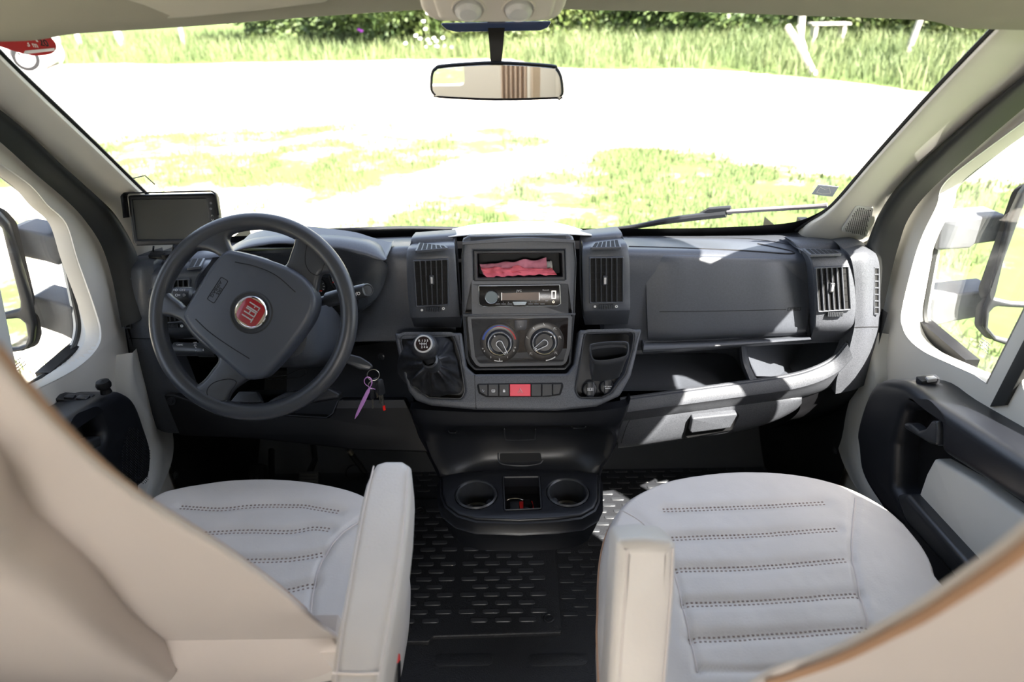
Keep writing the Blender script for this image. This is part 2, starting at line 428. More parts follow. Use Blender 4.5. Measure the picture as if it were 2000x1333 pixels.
def gz(px, py): return WZ(px, py, GZ)
def post(px, py, h, lean, r, lab, name='fence_post', grp='old fence posts at the left'):
    b = gz(px, py); mb = MB()
    mb.tube([b - V((0, 0, .1)), b + V((lean * .5, 0, h * .5)), b + V((lean, 0, h))], [r, r * .95, r * .85], 8)
    tag(mb.build(name, WOODG), lab, 'post', grp)
post(118, 100, 1.25, .1, .07, 'leftmost grey wooden fence post beside the red windscreen tag')
post(160, 98, 1.3, -.05, .08, 'second grey wooden fence post from the left')
post(240, 96, 1.4, -.1, .12, 'thickest grey wooden fence post at the far left field')
post(360, 92, 1.3, .0, .07, 'fourth grey wooden fence post from the left')
post(1560, 112, 1.45, -.15, .10, 'upright weathered post of the broken fence at right', grp='posts of the broken fence')
b0 = gz(1592, 150); mb = MB(); b1 = WY(1538, 52, b0.y + 0.9)
mb.tube([b0, (b0 + b1) / 2 + V((0, 0, .05)), b1], [.075, .07, .07], 8)
tag(mb.build('leaning_rail', WOODG), 'long weathered rail leaning against the broken fence post', 'rail')
b0 = gz(1580, 120); b1 = WY(1558, 50, b0.y + 0.3); mb = MB(); mb.tube([b0, b1], .05, 8)
tag(mb.build('leaning_rail', WOODG), 'short weathered rail leaning beside the long one', 'rail')
post(1768, 112, 1.5, .25, .08, 'grey post standing near the right windscreen pillar', grp='posts of the broken fence')
bw = gz(1610, 90); rt = thing('wooden_bench', bw, 'pale weathered wooden bench in the tall grass at right', 'bench')
mb = MB(); mb.box(Fr(bw + V((0, 0, .62)), (0, 0, 1)), -.55, .6, -.2, .2, -.03, .03); mb.build('seat', WOODG, rt)
for dx in (-.4, .45):
    mb = MB(); mb.box(Fr(bw + V((dx, 0, -.05)), (0, 0, 1)), -.05, .05, -.16, .16, 0, .64); mb.build('leg', WOODG, rt)
def flowers(px, py, n, rr, colm, name, lab, sd_, Y, s):
    rg = random.Random(sd_); c = WY(px, py, Y); root = V((c.x, c.y, GZ)); t = thing(name, root, lab, 'flower')
    mb = MB()
    for i in range(n):
        p = c + V((rg.gauss(0, rr), rg.gauss(0, rr * .4), rg.gauss(0, rr * .9)))
        mb.tube([root + V((rg.uniform(-.1, .1), 0, 0)), (root + p) / 2, p], .008, 5)
        hd = MB(); hd.lathe(Fr(p, (0, -.6, .8)), [(0.001, .012), (s, .008), (s * .9, -.01), (0.001, -.015)], 8); hd.build('flower_head', colm, t)
    mb.build('stem', GRASS, t)
flowers(838, 82, 20, .30, WHITE, 'white_flower', 'white flower heads in front of the bush beside the overhead console', 5, 21.5, .05)
flowers(705, 57, 3, .06, M_('purple_petal', (.42, .06, .5), .6), 'purple_flower', 'small purple flower head by the dark bushes', 6, 22.5, .045)
# ---- parked vehicle at the far left
cb = WZ(58, 141, GZ); ct = thing('parked_car', cb, 'white car parked at the far left edge of the gravel, one wheel showing', 'car')
FC = Fr((cb.x, cb.y + .02, GZ), (0.30, -1, 0))
CARW = M_('white_car_paint', (.8, .8, .8), .25, coat=.5)
prof = rnd([(-3.6, .28), (.28, .28), (.42, .5), (.40, .95), (-.1, 1.02), (-.7, 1.5), (-2.7, 1.52), (-3.5, 1.0), (-3.7, .6)], .12)
mb = MB(); mb.plate(FC, prof, -1.72, -.02, .08, [circ((0, .33), .37, 24), circ((-2.5, .33), .37, 24)], seg=3, bev0=.08); mb.build('body', CARW, ct)
mb = MB(); mb.plate(FC, rnd([(-.35, 1.0), (-.75, 1.40), (-2.6, 1.42), (-3.1, 1.0)], .06), -.04, -.005); mb.build('side_window', GLOSS, ct)
for wx in (0, -2.5):
    FW = Fr(FC.w(wx, .33), FC.n)
    mb = MB(); mb.lathe(FW, [(.20, -.02), (.22, .0), (.30, .0), (.33, -.03), (.33, -.2), (.2, -.22)], 32); wo = mb.build('wheel', BLACK, ct)
    mb = MB(); mb.lathe(FW, [(.001, -.02), (.05, -.01), (.06, -.03)], 20)
    for k in range(9):
        fs = FW.sub(0, 0, -.02, k * 2 * pi / 9); mb.box(fs, .03, .20, -.018, .018, -.01, .008)
    mb.lathe(FW, [(.19, -.02), (.205, .0), (.215, -.02)], 32); mb.build('hubcap', SILVER, wo)
# =================================================================== windscreen
mb = MB(); R = []
for i in range(15):
    z = .775 + i * .05; R.append([V((x, glassY(x, z), z)) for x in [-.93 + 1.82 * j / 24 for j in range(25)]])
mb.grid(R); ws = struct('window_1', mb, GLASS, fix=False)
tp = [(330, 440), (400, 458), (450, 462), (560, 457), (700, 452), (820, 449), (1000, 446), (1200, 447), (1350, 446), (1480, 441), (1550, 434), (1590, 420), (1620, 402), (1642, 383)]
mb = MB(); mb.grid([spl([G(x, y, .006) for x, y in tp], 3), spl([G(x + (6 if x > 1580 else 0), y + (24 if x < 1580 else 12), .006) for x, y in tp], 3)]); mb.build('ceramic_border', BLACK, ws, fix=False)
for nm_, side, inn in (('R', 1, [(1965, 30), (1900, 97), (1800, 203), (1700, 315), (1640, 385), (1612, 412), (1575, 436), (1555, 450)]),
                  ('L', -1, [(-40, 60), (0, 102), (39, 141), (162, 258), (282, 375), (330, 418), (372, 446), (400, 462)])):
    mb = MB(); mb.tube(spl([G(x, y, .008) for x, y in inn], 4), .0045, 6); mb.build('edge_seal', BLACK, ws)
# ---- windscreen pillar trims
def pillar(n_, inn, out, X, lab):
    rows = []
    for (a, b) in zip(inn, out):
        p = G(*a, .008); q = WX(*b, X); s = 1 if X > 0 else -1
        m1 = p.lerp(q, .12) + V((-s * .012, -.022, .004)); m2 = p.lerp(q, .5) + V((-s * .012, -.025, .006)); m3 = p.lerp(q, .88) + V((-s * .006, -.012, 0))
        rows.append([p, m1, m2, m3, q, q + V((s * .03, .02, 0))])
    mb = MB(); mb.sheet(rows, 5, 6); o = struct(n_, mb, CREAM, fix=False); return o, mb
inR = [(2010, -20), (1965, 30), (1900, 97), (1800, 203), (1700, 315), (1640, 385), (1608, 415), (1570, 440), (1550, 470)]
ouR = [(2120, 40), (2060, 110), (2005, 163), (1885, 262), (1785, 350), (1742, 405), (1724, 440), (1708, 470), (1695, 520)]
trR, mbR = pillar('trim_1', inR, ouR, XPR, '')
inL = [(-90, 10), (-40, 60), (0, 102), (90, 190), (190, 285), (282, 375), (330, 418), (345, 450), (335, 500)]
ouL = [(-150, 130), (-70, 185), (0, 232), (90, 312), (170, 382), (207, 418), (240, 475), (252, 512), (262, 560)]
trL, mbL = pillar('trim_2', inL, ouL, XPL, '')
# speaker grille in the right trim
bv = mbR.bvh()
def hit(bv, px, py, off=0.0):
    d = ray(px, py).normalized(); r = bv.ray_cast(CAM, d)
    if r[0] is None: return None, None
    n = r[1] if r[1].dot(d) < 0 else -r[1]
    return r[0] + n * off, n
c0, nn = hit(bv, 1676, 432)
FG = Fr(c0 + nn * .002, nn, (0, -1, 0) if abs(nn.x) > .8 else (1, 0, 0))
gl = rnd(FG.L([(1643, 452), (1672, 401), (1706, 407), (1694, 464)]), .008)
mb = MB(); mb.plate(FG, gl, -.02, .001, .001); gr = mb.build('speaker_grille', GREYTRIM, trR)
mb = MB(); gi = offs(gl if area2(gl) > 0 else gl[::-1], .005)
def inside(p, poly):
    c = False; n = len(poly)
    for i in range(n):
        (x1, y1), (x2, y2) = poly[i], poly[(i + 1) % n]
        if (y1 > p[1]) != (y2 > p[1]) and p[0] < (x2 - x1) * (p[1] - y1) / (y2 - y1) + x1: c = not c
    return c
st = .0046
for i in range(-16, 17):
    for j in range(-16, 17):
        q = ((i + (j % 2) * .5) * st, j * st * .87)
        if inside(q, gi): mb.plate(FG, circ(q, .0014, 6), .0011, .0016, back=False)
mb.build('grille_holes', VOID, gr, smooth=False)
# ---- rubber door seals
def band(name, a, b, X, s, mat, parent=None, bulge=.028):
    rows = []
    for p, q in zip(a, b):
        P = WX(*p, X); Q = WX(*q, X + s * .004); rows.append([P + V((s * .01, 0, 0)), P.lerp(Q, .06) - V((s * bulge * .7, 0, 0)), P.lerp(Q, .2) - V((s * bulge, 0, 0)), P.lerp(Q, .5) - V((s * bulge * 1.3, 0, 0)), P.lerp(Q, .8) - V((s * bulge, 0, 0)), Q + V((s * .01, 0, 0))])
    mb = MB(); mb.sheet(rows, 3, 5); return mb.build(name, mat, parent, fix=False)
sa = [(2110, 85), (2000, 166), (1880, 263), (1782, 352), (1740, 408), (1720, 450), (1706, 490), (1700, 560)]
sb = [(2110, 115), (2000, 202), (1895, 292), (1802, 378), (1764, 430), (1747, 478), (1733, 530), (1716, 610)]
o = band('trim_3', sa, sb, XPR - .014, 1, RUBBER); o['kind'] = 'structure'
sa = [(-110, 155), (0, 233), (90, 314), (170, 384), (207, 420), (240, 475), (255, 515), (262, 570)]
sb = [(-110, 190), (0, 268), (80, 340), (140, 392), (175, 430), (207, 480), (228, 545), (246, 640)]
o = band('trim_4', sa, sb, XPL + .014, -1, RUBBER); o['kind'] = 'structure'
# =================================================================== doors
FDR = Fr((XR, 1.1, .9), (-1, 0, 0), (0, -1, 0)); FDL = Fr((XL, 1.1, .9), (1, 0, 0), (0, 1, 0))
def yz(F, Y, Z): return ((1.1 - Y) if F is FDR else (Y - 1.1), Z - .9)
def door(name, F, X, s, front, A, B, Ymid):
    tl = lambda z: .12 * (z - .77)
    # front: door front edge px, A: inner edge of the window reveal px, B: daylight opening px; rear of the quarter light is upright at Ymid
    o1 = F.L(front); zt = F.w(*o1[0]).z
    # highest point first
    out = [yz(F, .15, 1.66), yz(F, .86, 1.62), yz(F, 1.06, 1.50)] + o1 + [yz(F, 1.52, .55), yz(F, 1.50, .02), yz(F, .15, .02)]
    def opn(L, h, dz, up):
        q = [(p.x, p.y) for p in spl([V(p) for p in F.L(L, h)], 5)]; Y0 = Ymid + dz
        za = F.w(*q[-1]).z + .004; zb_ = F.w(*q[0]).z + up
        return q + [yz(F, Y0, za), yz(F, Y0 - tl(zb_ - .03), zb_ - .03), yz(F, Y0 + .02 - tl(zb_), zb_)]
    ra = opn(A, 0, 0.0, .10); rb = opn(B, -.06, -.03, .11)
    # rear (wind-down) window
    rw = rnd([yz(F, Ymid - .068, .80), yz(F, Ymid - .068 - tl(1.38), 1.38), yz(F, .88, 1.49), yz(F, .63, 1.52), yz(F, .63, .82)], .03)
    root = thing(name, F.w(0, -.9, 0), None, None); root['kind'] = 'structure'
    mb = MB(); mb.plate(F, out, -.035, 0, .006, [ra, rw]); mb.build('inner_skin', CREAM, root)
    mb = MB()
    mb.rings([[F.w(*p, 0.0) for p in ra], [F.w(a[0] * .93 + b[0] * .07, a[1] * .93 + b[1] * .07, -.010) for a, b in zip(ra, rb)], [F.w(*p, -.055) for p in rb], [F.w(*p, -.07) for p in rb]])
    mb.build('window_reveal', GREYTRIM, root)
    mb = MB(); P = [F.w(*p, -.058) for p in rb]; mb.tube(P, .006, 6, True); mb.build('glass_seal', RUBBER, root)
    mb = MB(); mb.plate(F, rb, -.064, -.060); mb.build('quarter_glass', GLASS, root, smooth=False)
    mb = MB(); mb.plate(F, rw, -.050, -.046); mb.build('side_glass', GLASS, root, smooth=False)
    mb = MB(); mb.tube([F.w(*p, -.02) for p in rw], .011, 6, True); mb.build('glass_seal', RUBBER, root)
    # black guide rail of the wind-down window
    a0 = yz(F, Ymid - .075, .80)
    mb = MB(); mb.plate(F, [yz(F, Ymid - .034, .735), yz(F, Ymid - .034 - tl(1.36), 1.36), yz(F, Ymid - .066 - tl(1.36), 1.36), yz(F, Ymid - .066, .76)], -.005, .006, .003); mb.build('guide_rail', RUBBER, root)
    return root
doorR = door('door_1', FDR, XR, 1,
     [(2110, 115), (2000, 204), (1895, 294), (1802, 380), (1764, 432), (1747, 480), (1733, 532), (1716, 610), (1706, 690), (1690, 745)],
     [(2060, 188), (2000, 237), (1871, 333), (1838, 367), (1830, 400), (1803, 456), (1784, 511), (1761, 607), (1763, 640), (1777, 665), (1806, 688), (1855, 711), (1900, 731)],
     [(2060, 208), (2000, 255), (1880, 350), (1856, 380), (1839, 422), (1829, 485), (1814, 569), (1808, 611), (1813, 640), (1829, 669), (1855, 691), (1885, 712), (1909, 727)], 1.072)
doorL = door('door_2', FDL, XL, -1,
     [(-110, 190), (0, 270), (80, 342), (140, 394), (175, 432), (207, 482), (228, 547), (246, 642), (255, 700), (270, 760)],
     [(-60, 270), (0, 318), (60, 362), (93, 400), (130, 437), (152, 507), (183, 594), (198, 650), (187, 685), (143, 724), (57, 768), (45, 776)],
     [(-60, 295), (0, 340), (81, 402), (99, 422), (112, 453), (125, 497), (143, 583), (152, 632), (148, 665), (135, 690), (102, 721), (55, 754), (25, 772)], 1.035)
# ---- black lower door casings with pocket, pull handle and switches
FPR = Fr((.79, 1.1, .5), (-1, 0, 0), (0, -1, 0))
ol = FPR.L([(1672, 876), (1669, 843), (1685, 785), (1705, 748), (1735, 742), (1771, 750), (1814, 783), (1900, 838), (2000, 902), (2120, 975)])
ol = ol + [(1.0, ol[-1][1] + .03), (1.0, -.42), (-.02, -.42), FPR.l(1760, 1060), FPR.l(1722, 1000), FPR.l(1690, 950), FPR.l(1676, 915)]
hole = rnd(FPR.L([(1768, 800), (1812, 803), (1832, 825), (1832, 885), (2010, 1000), (2130, 1080)]) + [(.75, -.25), (.3, -.33)] + FPR.L([(1884, 1122), (1765, 985), (1745, 950), (1748, 870)]), .02, 4)
mb = MB(); mb.plate(FPR, spl2(ol, 3), -.095, 0, .022, [hole], seg=5)
dp = mb.build('door_casing', CASING, doorR, ang=50)
mb = MB(); mb.plate(FPR, offs(hole if area2(hole) > 0 else hole[::-1], -.01), -.095, -.05); mb.build('pocket_back', BLACK, dp)
ins = FPR.L([(1824, 895), (1903, 940), (2000, 1009), (2110, 1085)], -.02) + [(.7, -.22)] + FPR.L([(1884, 1120), (1789, 1006), (1794, 966), (1808, 925)], -.02)
mb = MB(); mb.plate(FPR, rnd(ins, .012), -.05, -.02, .008, seg=3); tag(mb.build('pocket_insert', GREYTRIM, dp), 'pale grey insert')
hd = FPR.L([(1764, 826), (1775, 828), (1793, 842), (1806, 838), (1818, 822), (1830, 822), (1832, 840), (1830, 872), (1815, 868), (1785, 850), (1766, 838)], .004)
mb = MB(); mb.plate(FPR, rnd(hd, .006), -.02, .004, .006, seg=3); mb.build('door_pull', SATIN, dp)
lp = FPR.L([(1741, 966), (1765, 966), (1884, 1100), (1960, 1180), (1950, 1220), (1850, 1120), (1760, 1020)], .012)
mb = MB(); mb.plate(FPR, rnd(lp, .012), -.03, .008, .012, seg=4); mb.build('pocket_rail', SATIN, dp)
def onz(px, py, z): return WZ(px, py, z)
FT = Fr(WZ(1820, 741, .722), (-.25, -.1, 1), (1, 0, 0))
mb = MB(); mb.plate(FT, rnd(FT.L([(1787, 737), (1826, 733), (1838, 742), (1800, 748)]), .004), -.01, .003, .002); sw = mb.build('window_switch', DARK, dp)
mb = MB(); mb.plate(FT, rnd(FT.L([(1806, 738), (1824, 736), (1832, 742), (1812, 745)], .004), .003), .0, .008, .003); mb.build('rocker', SILVER, sw)
FPL = Fr((-.81, 1.1, .5), (1, 0, 0), (0, 1, 0))
ol = FPL.L([(296, 935), (300, 881), (287, 833), (270, 787), (252, 769), (230, 766), (191, 788), (130, 828), (60, 880), (-60, 960)])
ol = ol + [(-1.0, ol[-1][1] + .03), (-1.0, -.42), (.02, -.42), FPL.l(278, 985)]
hole = rnd(FPL.L([(150, 832), (190, 815), (205, 850), (190, 876), (150, 880)]), .015)
mb = MB(); mb.plate(FPL, spl2(ol, 3), -.085, 0, .022, [hole], seg=5); dl = mb.build('door_casing', CASING, doorL, ang=50)
mb = MB(); mb.plate(FPL, offs(hole if area2(hole) > 0 else hole[::-1], -.01), -.085, -.04); mb.build('pocket_back', BLACK, dl)
mb = MB(); mb.plate(FPL, rnd(FPL.L([(150, 868), (196, 852), (198, 872), (160, 890)], .004), .005), -.02, .006, .005, seg=3); mb.build('door_pull', SATIN, dl)
mb = MB(); gi = FPL.L([(238, 880), (252, 835), (280, 840), (294, 885), (288, 945), (240, 950)])
if area2(gi) < 0: gi = gi[::-1]
for i in range(-60, 60):
    for j in range(-60, 60):
        q0 = FPL.l(262, 890); q = (q0[0] + (i + (j % 2) * .5) * .0055, q0[1] + j * .005)
        if inside(q, gi): mb.plate(FPL, circ(q, .0013, 5), 0, .0006, back=False)
mb.build('speaker_holes', VOID, dl, smooth=False)
FT = Fr(WZ(150, 775, .712), (.2, -.1, 1), (1, 0, 0))
mb = MB(); mb.plate(FT, rnd(FT.L([(95, 781), (128, 769), (190, 772), (160, 790)]), .006), -.01, .004, .002); sw = mb.build('window_switch', DARK, dl)
for q in ([(122, 778), (132, 771), (150, 772), (142, 780)], [(146, 780), (156, 772), (178, 774), (168, 783)]):
    mb = MB(); mb.plate(FT, rnd(FT.L(q, .006), .003), 0, .009, .003); mb.build('rocker', SATIN, sw)
bk = WZ(204, 757, .728); mb = MB(); mb.lathe(Fr(bk, (0, 0, 1)), [(.011, -.012), (.009, -.003), (.0135, .001), (.0145, .007), (.012, .014), (.001, .017)], 20); mb.build('mirror_knob', BLACK, dl)
# glass markings etched in the quarter lights
for (F, cx, cy, par, an) in ((FDR, 1925, 668, doorR, -.5), (FDL, 35, 705, doorL, .35)):
    mb = MB(); q = F.l(cx, cy, -.059)
    rg = random.Random(cx)
    for k in range(4):
        x = q[0] - .014
        while x < q[0] + .014:
            w_ = rg.uniform(.001, .004); mb.plate(F, [(x, q[1] - k * .006), (x + w_, q[1] - k * .006 + w_ * an * .3), (x + w_, q[1] - k * .006 + .0022 + w_ * an * .3), (x, q[1] - k * .006 + .0022)], -.0592, -.0588); x += w_ + rg.uniform(.0008, .0025)
    mb.build('etched_mark', GREYP, par, fix=False, smooth=False)
for nm_, X in (('wall_left', -.96), ('wall_right', .94)):
    mb = MB(); mb.box(Fr((X, 1.75, 0), (0, 0, 1)), -.015, .015, -.55, .37, .0, .74); struct(nm_, mb, BLACK)
# pale body flange between dashboard end and door
def flange(name, a, b, X, s):
    rows = []
    for p, q in zip(a, b):
        P = WX(*p, X); Q = WX(*q, X); rows.append([P + V((0, .05, 0)), P, P.lerp(Q, .5) - V((s * .006, 0, 0)), Q, Q + V((s * .03, -.01, 0))])
    mb = MB(); mb.sheet(rows, 3, 5); o = mb.build(name, GREYTRIM, fix=False); o['kind'] = 'structure'
flange('trim_5', [(1708, 650), (1702, 692), (1672, 745), (1652, 800), (1648, 860), (1658, 915), (1684, 970), (1720, 1020)],
       [(1712, 650), (1708, 692), (1708, 745), (1685, 800), (1674, 860), (1684, 915), (1712, 970), (1745, 1030)], .855, 1)
flange('trim_6', [(258, 690), (262, 725), (282, 780), (310, 835), (322, 880), (319, 925), (300, 975), (280, 1020)],
       [(252, 690), (250, 725), (256, 780), (285, 835), (298, 880), (297, 925), (280, 975), (255, 1020)], -.875, -1)
# =================================================================== floor, footwell, living area behind
mb = MB(); mb.box(FLOOR, -1.05, 1.05, -3.2, 2.12, -.04, 0); struct('floor', mb, MAT_)
mb = MB(); FU = FLOOR
loz = MB(); FH = Fr((0, 0, 0), (0, 0, 1))
for i in range(-10, 11):
    for j in range(0, 30):
        x = .20 + i * .061 + (j % 2) * .030; y = 1.20 + j * .0268
        if x < .135 and y < 1.66: continue
        if x > .85: continue
        loz.plate(FH, rnd([(x - .0205, y - .0062), (x + .0205, y - .0062), (x + .0205, y + .0062), (x - .0205, y + .0062)], .006, 3), -.001, .0022, .001, seg=1, back=False)
lo = loz.build('floor_lozenges', M_('floor_lozenge_rubber', (.03, .032, .036), .35), bpy.data.objects['floor'])
lo['kind'] = 'stuff'
for cx in (905, 1090):
    q = WZ(cx, 1290, 0); mb = MB(); mb.plate(FH, rnd([(q.x - .07, q.y - .016), (q.x + .07, q.y - .016), (q.x + .07, q.y + .016), (q.x - .07, q.y + .016)], .015), -.001, .002, .001, back=False); mb.build('floor_pad', MAT_, bpy.data.objects['floor'])
# toe board and bulkhead
rows = [[V((x, 1.72, 0.0)) for x in (-.95, -.3, .3, .95)], [V((x, 1.80, .02)) for x in (-.95, -.3, .3, .95)], [V((x, 2.02, .30)) for x in (-.95, -.3, .3, .95)], [V((x, 2.08, .50)) for x in (-.95, -.3, .3, .95)], [V((x, 2.10, .60)) for x in (-.95, -.3, .3, .95)]]
mb = MB(); mb.sheet(rows, 2, 4); struct('wall_front', mb, CARPET, fix=False)
mb = MB(); mb.grid([[V((x, glassY(x, .775) + .005, .785)) for x in [-.93 + .1 * i for i in range(19)]], [V((x, glassY(x, .775) + .02, .66)) for x in [-.93 + .1 * i for i in range(19)]], [V((x, 2.12, .62)) for x in [-.93 + .1 * i for i in range(19)]]]); struct('trim_7', mb, BLACK, fix=False)
for nm, X, s in (('wall_left_kick', -.885, 1), ('wall_right_kick', .862, -1)):
    rows = [[V((X, 1.40, z)), V((X + s * .02, 1.52, z)), V((X + s * .03, 1.68, z)), V((X + s * .05, 2.1, z))] for z in (0, .3, .55, .75)]
    mb = MB(); mb.sheet(rows, 4, 2); o = mb.build('wall_kick_panel', BLACK, fix=False); o['kind'] = 'structure'
    mb = MB(); q = WX(342, 928, X + .022) if s > 0 else WX(1632, 880, X - .022)
    mb.lathe(Fr(q, (s, -.2, 0), (0, 1, 0)), [(.009, 0), (.009, .003), (.005, .004), (.004, .002), (.001, .002)], 16); mb.build('fixing_screw', DARK, o)
# ceiling: headliner of the cab
bpx = [(-160, 80), (-60, 72), (20, 70), (60, 66), (130, 56), (340, 44), (600, 25), (810, 12), (830, 11), (1100, 8), (1120, 11), (1400, 16), (1590, 22), (1800, 28), (1855, 33), (1900, 44), (1960, 46), (2060, 48), (2160, 50)]
rows = [[], [], [], [], []]
for (x, y) in bpx:
    p = G(x, y, .012); rows[0].append(p); rows[1].append(WY(x, y - 3, p.y - .035)); rows[2].append(WY(x, y - 14, p.y - .12)); rows[3].append(V((p.x * 1.05, .80, 1.60))); rows[4].append(V((p.x * 1.1, .15, 1.64)))
hlr = MB(); hlr.sheet(rows, 4, 4, back=(0, .01, .02)); struct('ceiling', hlr, LINER)
mb = MB(); mb.box(Fr((-.01, .66, 1.655), (0, 0, 1)), -.86, .86, -.56, .56, 0, .02); mb.build('roof_sun_block', BLACK, bpy.data.objects['ceiling'])  # unseen roof plate, added to keep sun off the dashboard top
def bx(name, x0, x1, y0, y1, z0, z1, mat, parent=None, kind='structure', bev=0.0):
    mb = MB(); mb.box(Fr(((x0 + x1) / 2, (y0 + y1) / 2, z0), (0, 0, 1)), -(x1 - x0) / 2, (x1 - x0) / 2, -(y1 - y0) / 2, (y1 - y0) / 2, 0, z1 - z0, bev)
    o = mb.build(name, mat, parent)
    if kind and not parent: o['kind'] = kind
    return o
WALLM = M_('living_area_wall', (0.70, 0.66, 0.58), 0.6)
WOOD = M_('pale_beige_wood', (0.58, 0.46, 0.34), 0.4)
CURT = M_('beige_curtain', (0.62, 0.50, 0.40), 0.9)
# side walls with a window each
def wall_side(name, X0, X1, holes):
    F = Fr(((X0 + X1) / 2, -1.5, 1.0), (1, 0, 0), (0, 1, 0)); h = (X1 - X0) / 2
    mb = MB(); mb.plate(F, [(-1.7, -1.05), (1.7, -1.05), (1.7, 1.0), (-1.7, 1.0)], -h, h, 0, holes); struct(name, mb, WALLM)
    for q in holes:
        mb = MB(); mb.plate(F, q, -.003, .003); o = mb.build('window_2' if X0 < 0 else 'window_3', GLASS); o['kind'] = 'structure'
wall_side('wall_left', -1.10, -1.05, [rnd([(-1.0, -.1), (.6, -.1), (.6, .55), (-1.0, .55)], .05)])
wall_side('wall_right', 1.05, 1.10, [rnd([(-1.0, -.1), (.2, -.1), (.2, .55), (-1.0, .55)], .05)])
mb = MB(); mb.plate(Fr((0, -3.17, 1.0), (0, 1, 0), (1, 0, 0)), [(-1.1, -1), (1.1, -1), (1.1, 1), (-1.1, 1)], -.025, .025, 0, [rnd([(-.62, -.25), (-.34, -.25), (-.34, .55), (-.62, .55)], .03)]); struct('wall_rear', mb, WALLM)
mb = MB(); mb.plate(Fr((0, -1.45, 2.0), (0, 0, 1)), [(-1.1, -1.75), (1.1, -1.75), (1.1, 1.65), (-1.1, 1.65)], 0, .04, 0, [rnd([(-.4, -.8), (.4, -.8), (.4, -.2), (-.4, -.2)], .04)]); o = mb.build('ceiling', LINER); o['kind'] = 'structure'
bx('trim_8', -1.1, -.88, .15, .20, 0, 2.0, WALLM); bx('trim_9', .86, 1.1, .15, .20, 0, 2.0, WALLM); bx('trim_10', -1.1, 1.1, .15, .20, 1.62, 2.04, WALLM)
wd = bx('wardrobe', .35, 1.04, -2.9, -1.7, 0, 1.95, WALLM, kind=None); tag(wd, 'tall cream wardrobe behind the cab, seen in the rear-view mirror', 'wardrobe')
wd = bx('partition_post', .145, .19, -2.4, -1.9, 0, 1.95, WOOD, kind=None); tag(wd, 'beige upright post seen in the rear-view mirror', 'post')
mb = MB(); R = [[V((-.05 + .17 * j / 40, -2.2 + .03 * sin(j * .9), z)) for j in range(41)] for z in (.1, 1.9)]; mb.grid(R, back=(0, .004, 0)); tag(mb.build('curtain', CURT), 'beige gathered curtain seen in the rear-view mirror', 'curtain')
# added pleated screens over the unseen rear of each side window, blocking sun
for X, lab in ((.868, 'added cream pleated light blocker behind the passenger seat'), (-.888, 'added cream pleated light blocker behind the driver seat')):
    mb = MB(); s = 1 if X > 0 else -1
    R = [[V((X - s * (.006 + .010 * abs(((j * .5) % 1) * 2 - 1)), .18 + .43 * j / 90, z)) for j in range(91)] for z in (.745, 1.58)]
    mb.grid(R, back=(s * .001, 0, 0)); tag(mb.build('light_blocker', CREAM, smooth=False), lab, 'light blocker')
# =================================================================== dashboard
D = thing('dashboard', (-.02, 1.5, .4), 'wide dark grey plastic dashboard spanning the cab under the windscreen', 'dashboard')
SEAM = M_('panel_gap', (.004, .004, .005), .8)
def row(pts): return [WY(*p) for p in pts]
def seam(bv, pts, r=.0012, n=6, off=.0):
    out = []
    for p in spl([V((a, b)) for a, b in pts], n):
        h, _ = hit(bv, p.x, p.y, off)
        if h is not None: out.append(h)
    return out
# ---- upper body, passenger half
cx = [1180, 1262, 1330, 1400, 1480, 1545, 1600, 1650, 1690, 1708]
rr = [[G(x, y, .012) for x, y in zip(cx[:6], (462, 461, 461, 460, 458, 455))] + row([(1600, 450, 1.64), (1650, 462, 1.56), (1690, 478, 1.50), (1708, 490, 1.47)]),
      row(zip(cx, (470, 470, 470, 471, 471, 471, 470, 474, 484, 495), (1.62, 1.62, 1.62, 1.60, 1.58, 1.57, 1.56, 1.52, 1.48, 1.455))),
      row(zip(cx, (481, 482, 483, 484, 486, 489, 486, 484, 490, 500), (1.52, 1.52, 1.52, 1.51, 1.50, 1.50, 1.50, 1.49, 1.465, 1.45))),
      row(zip(cx, (490, 491, 492, 494, 497, 500, 497, 494, 498, 506), (1.475, 1.475, 1.475, 1.475, 1.475, 1.475, 1.475, 1.47, 1.455, 1.445))),
      row(zip(cx, [520] * 10, [1.455] * 10)), row(zip(cx, [580] * 10, [1.447] * 10)), row(zip(cx, [640] * 10, [1.44] * 10)),
      row(zip(cx, (680, 676, 674, 672, 668, 666, 664, 662, 660, 660), [1.435] * 10)),
      row(zip(cx, (682, 678, 676, 674, 670, 668, 665, 663, 661, 661), [1.46] * 10)),
      [V((p.x, 1.62, p.z + .02)) for p in row(zip(cx, (676,) * 10, [1.46] * 10))]]
mb = MB(); mb.sheet(rr, 3, 4); bvA = mb.bvh(); dA = mb.build('upper_body', DASH, D, fix=False)
mb = MB(); mb.tube(seam(bvA, [(1228, 482), (1330, 485), (1450, 490), (1540, 496), (1548, 492), (1520, 485), (1480, 477)]), .0022, 6); mb.tube(seam(bvA, [(1225, 464), (1330, 465), (1440, 466), (1500, 471), (1570, 484)]), .0014, 6); mb.build('panel_gap', SEAM, dA)
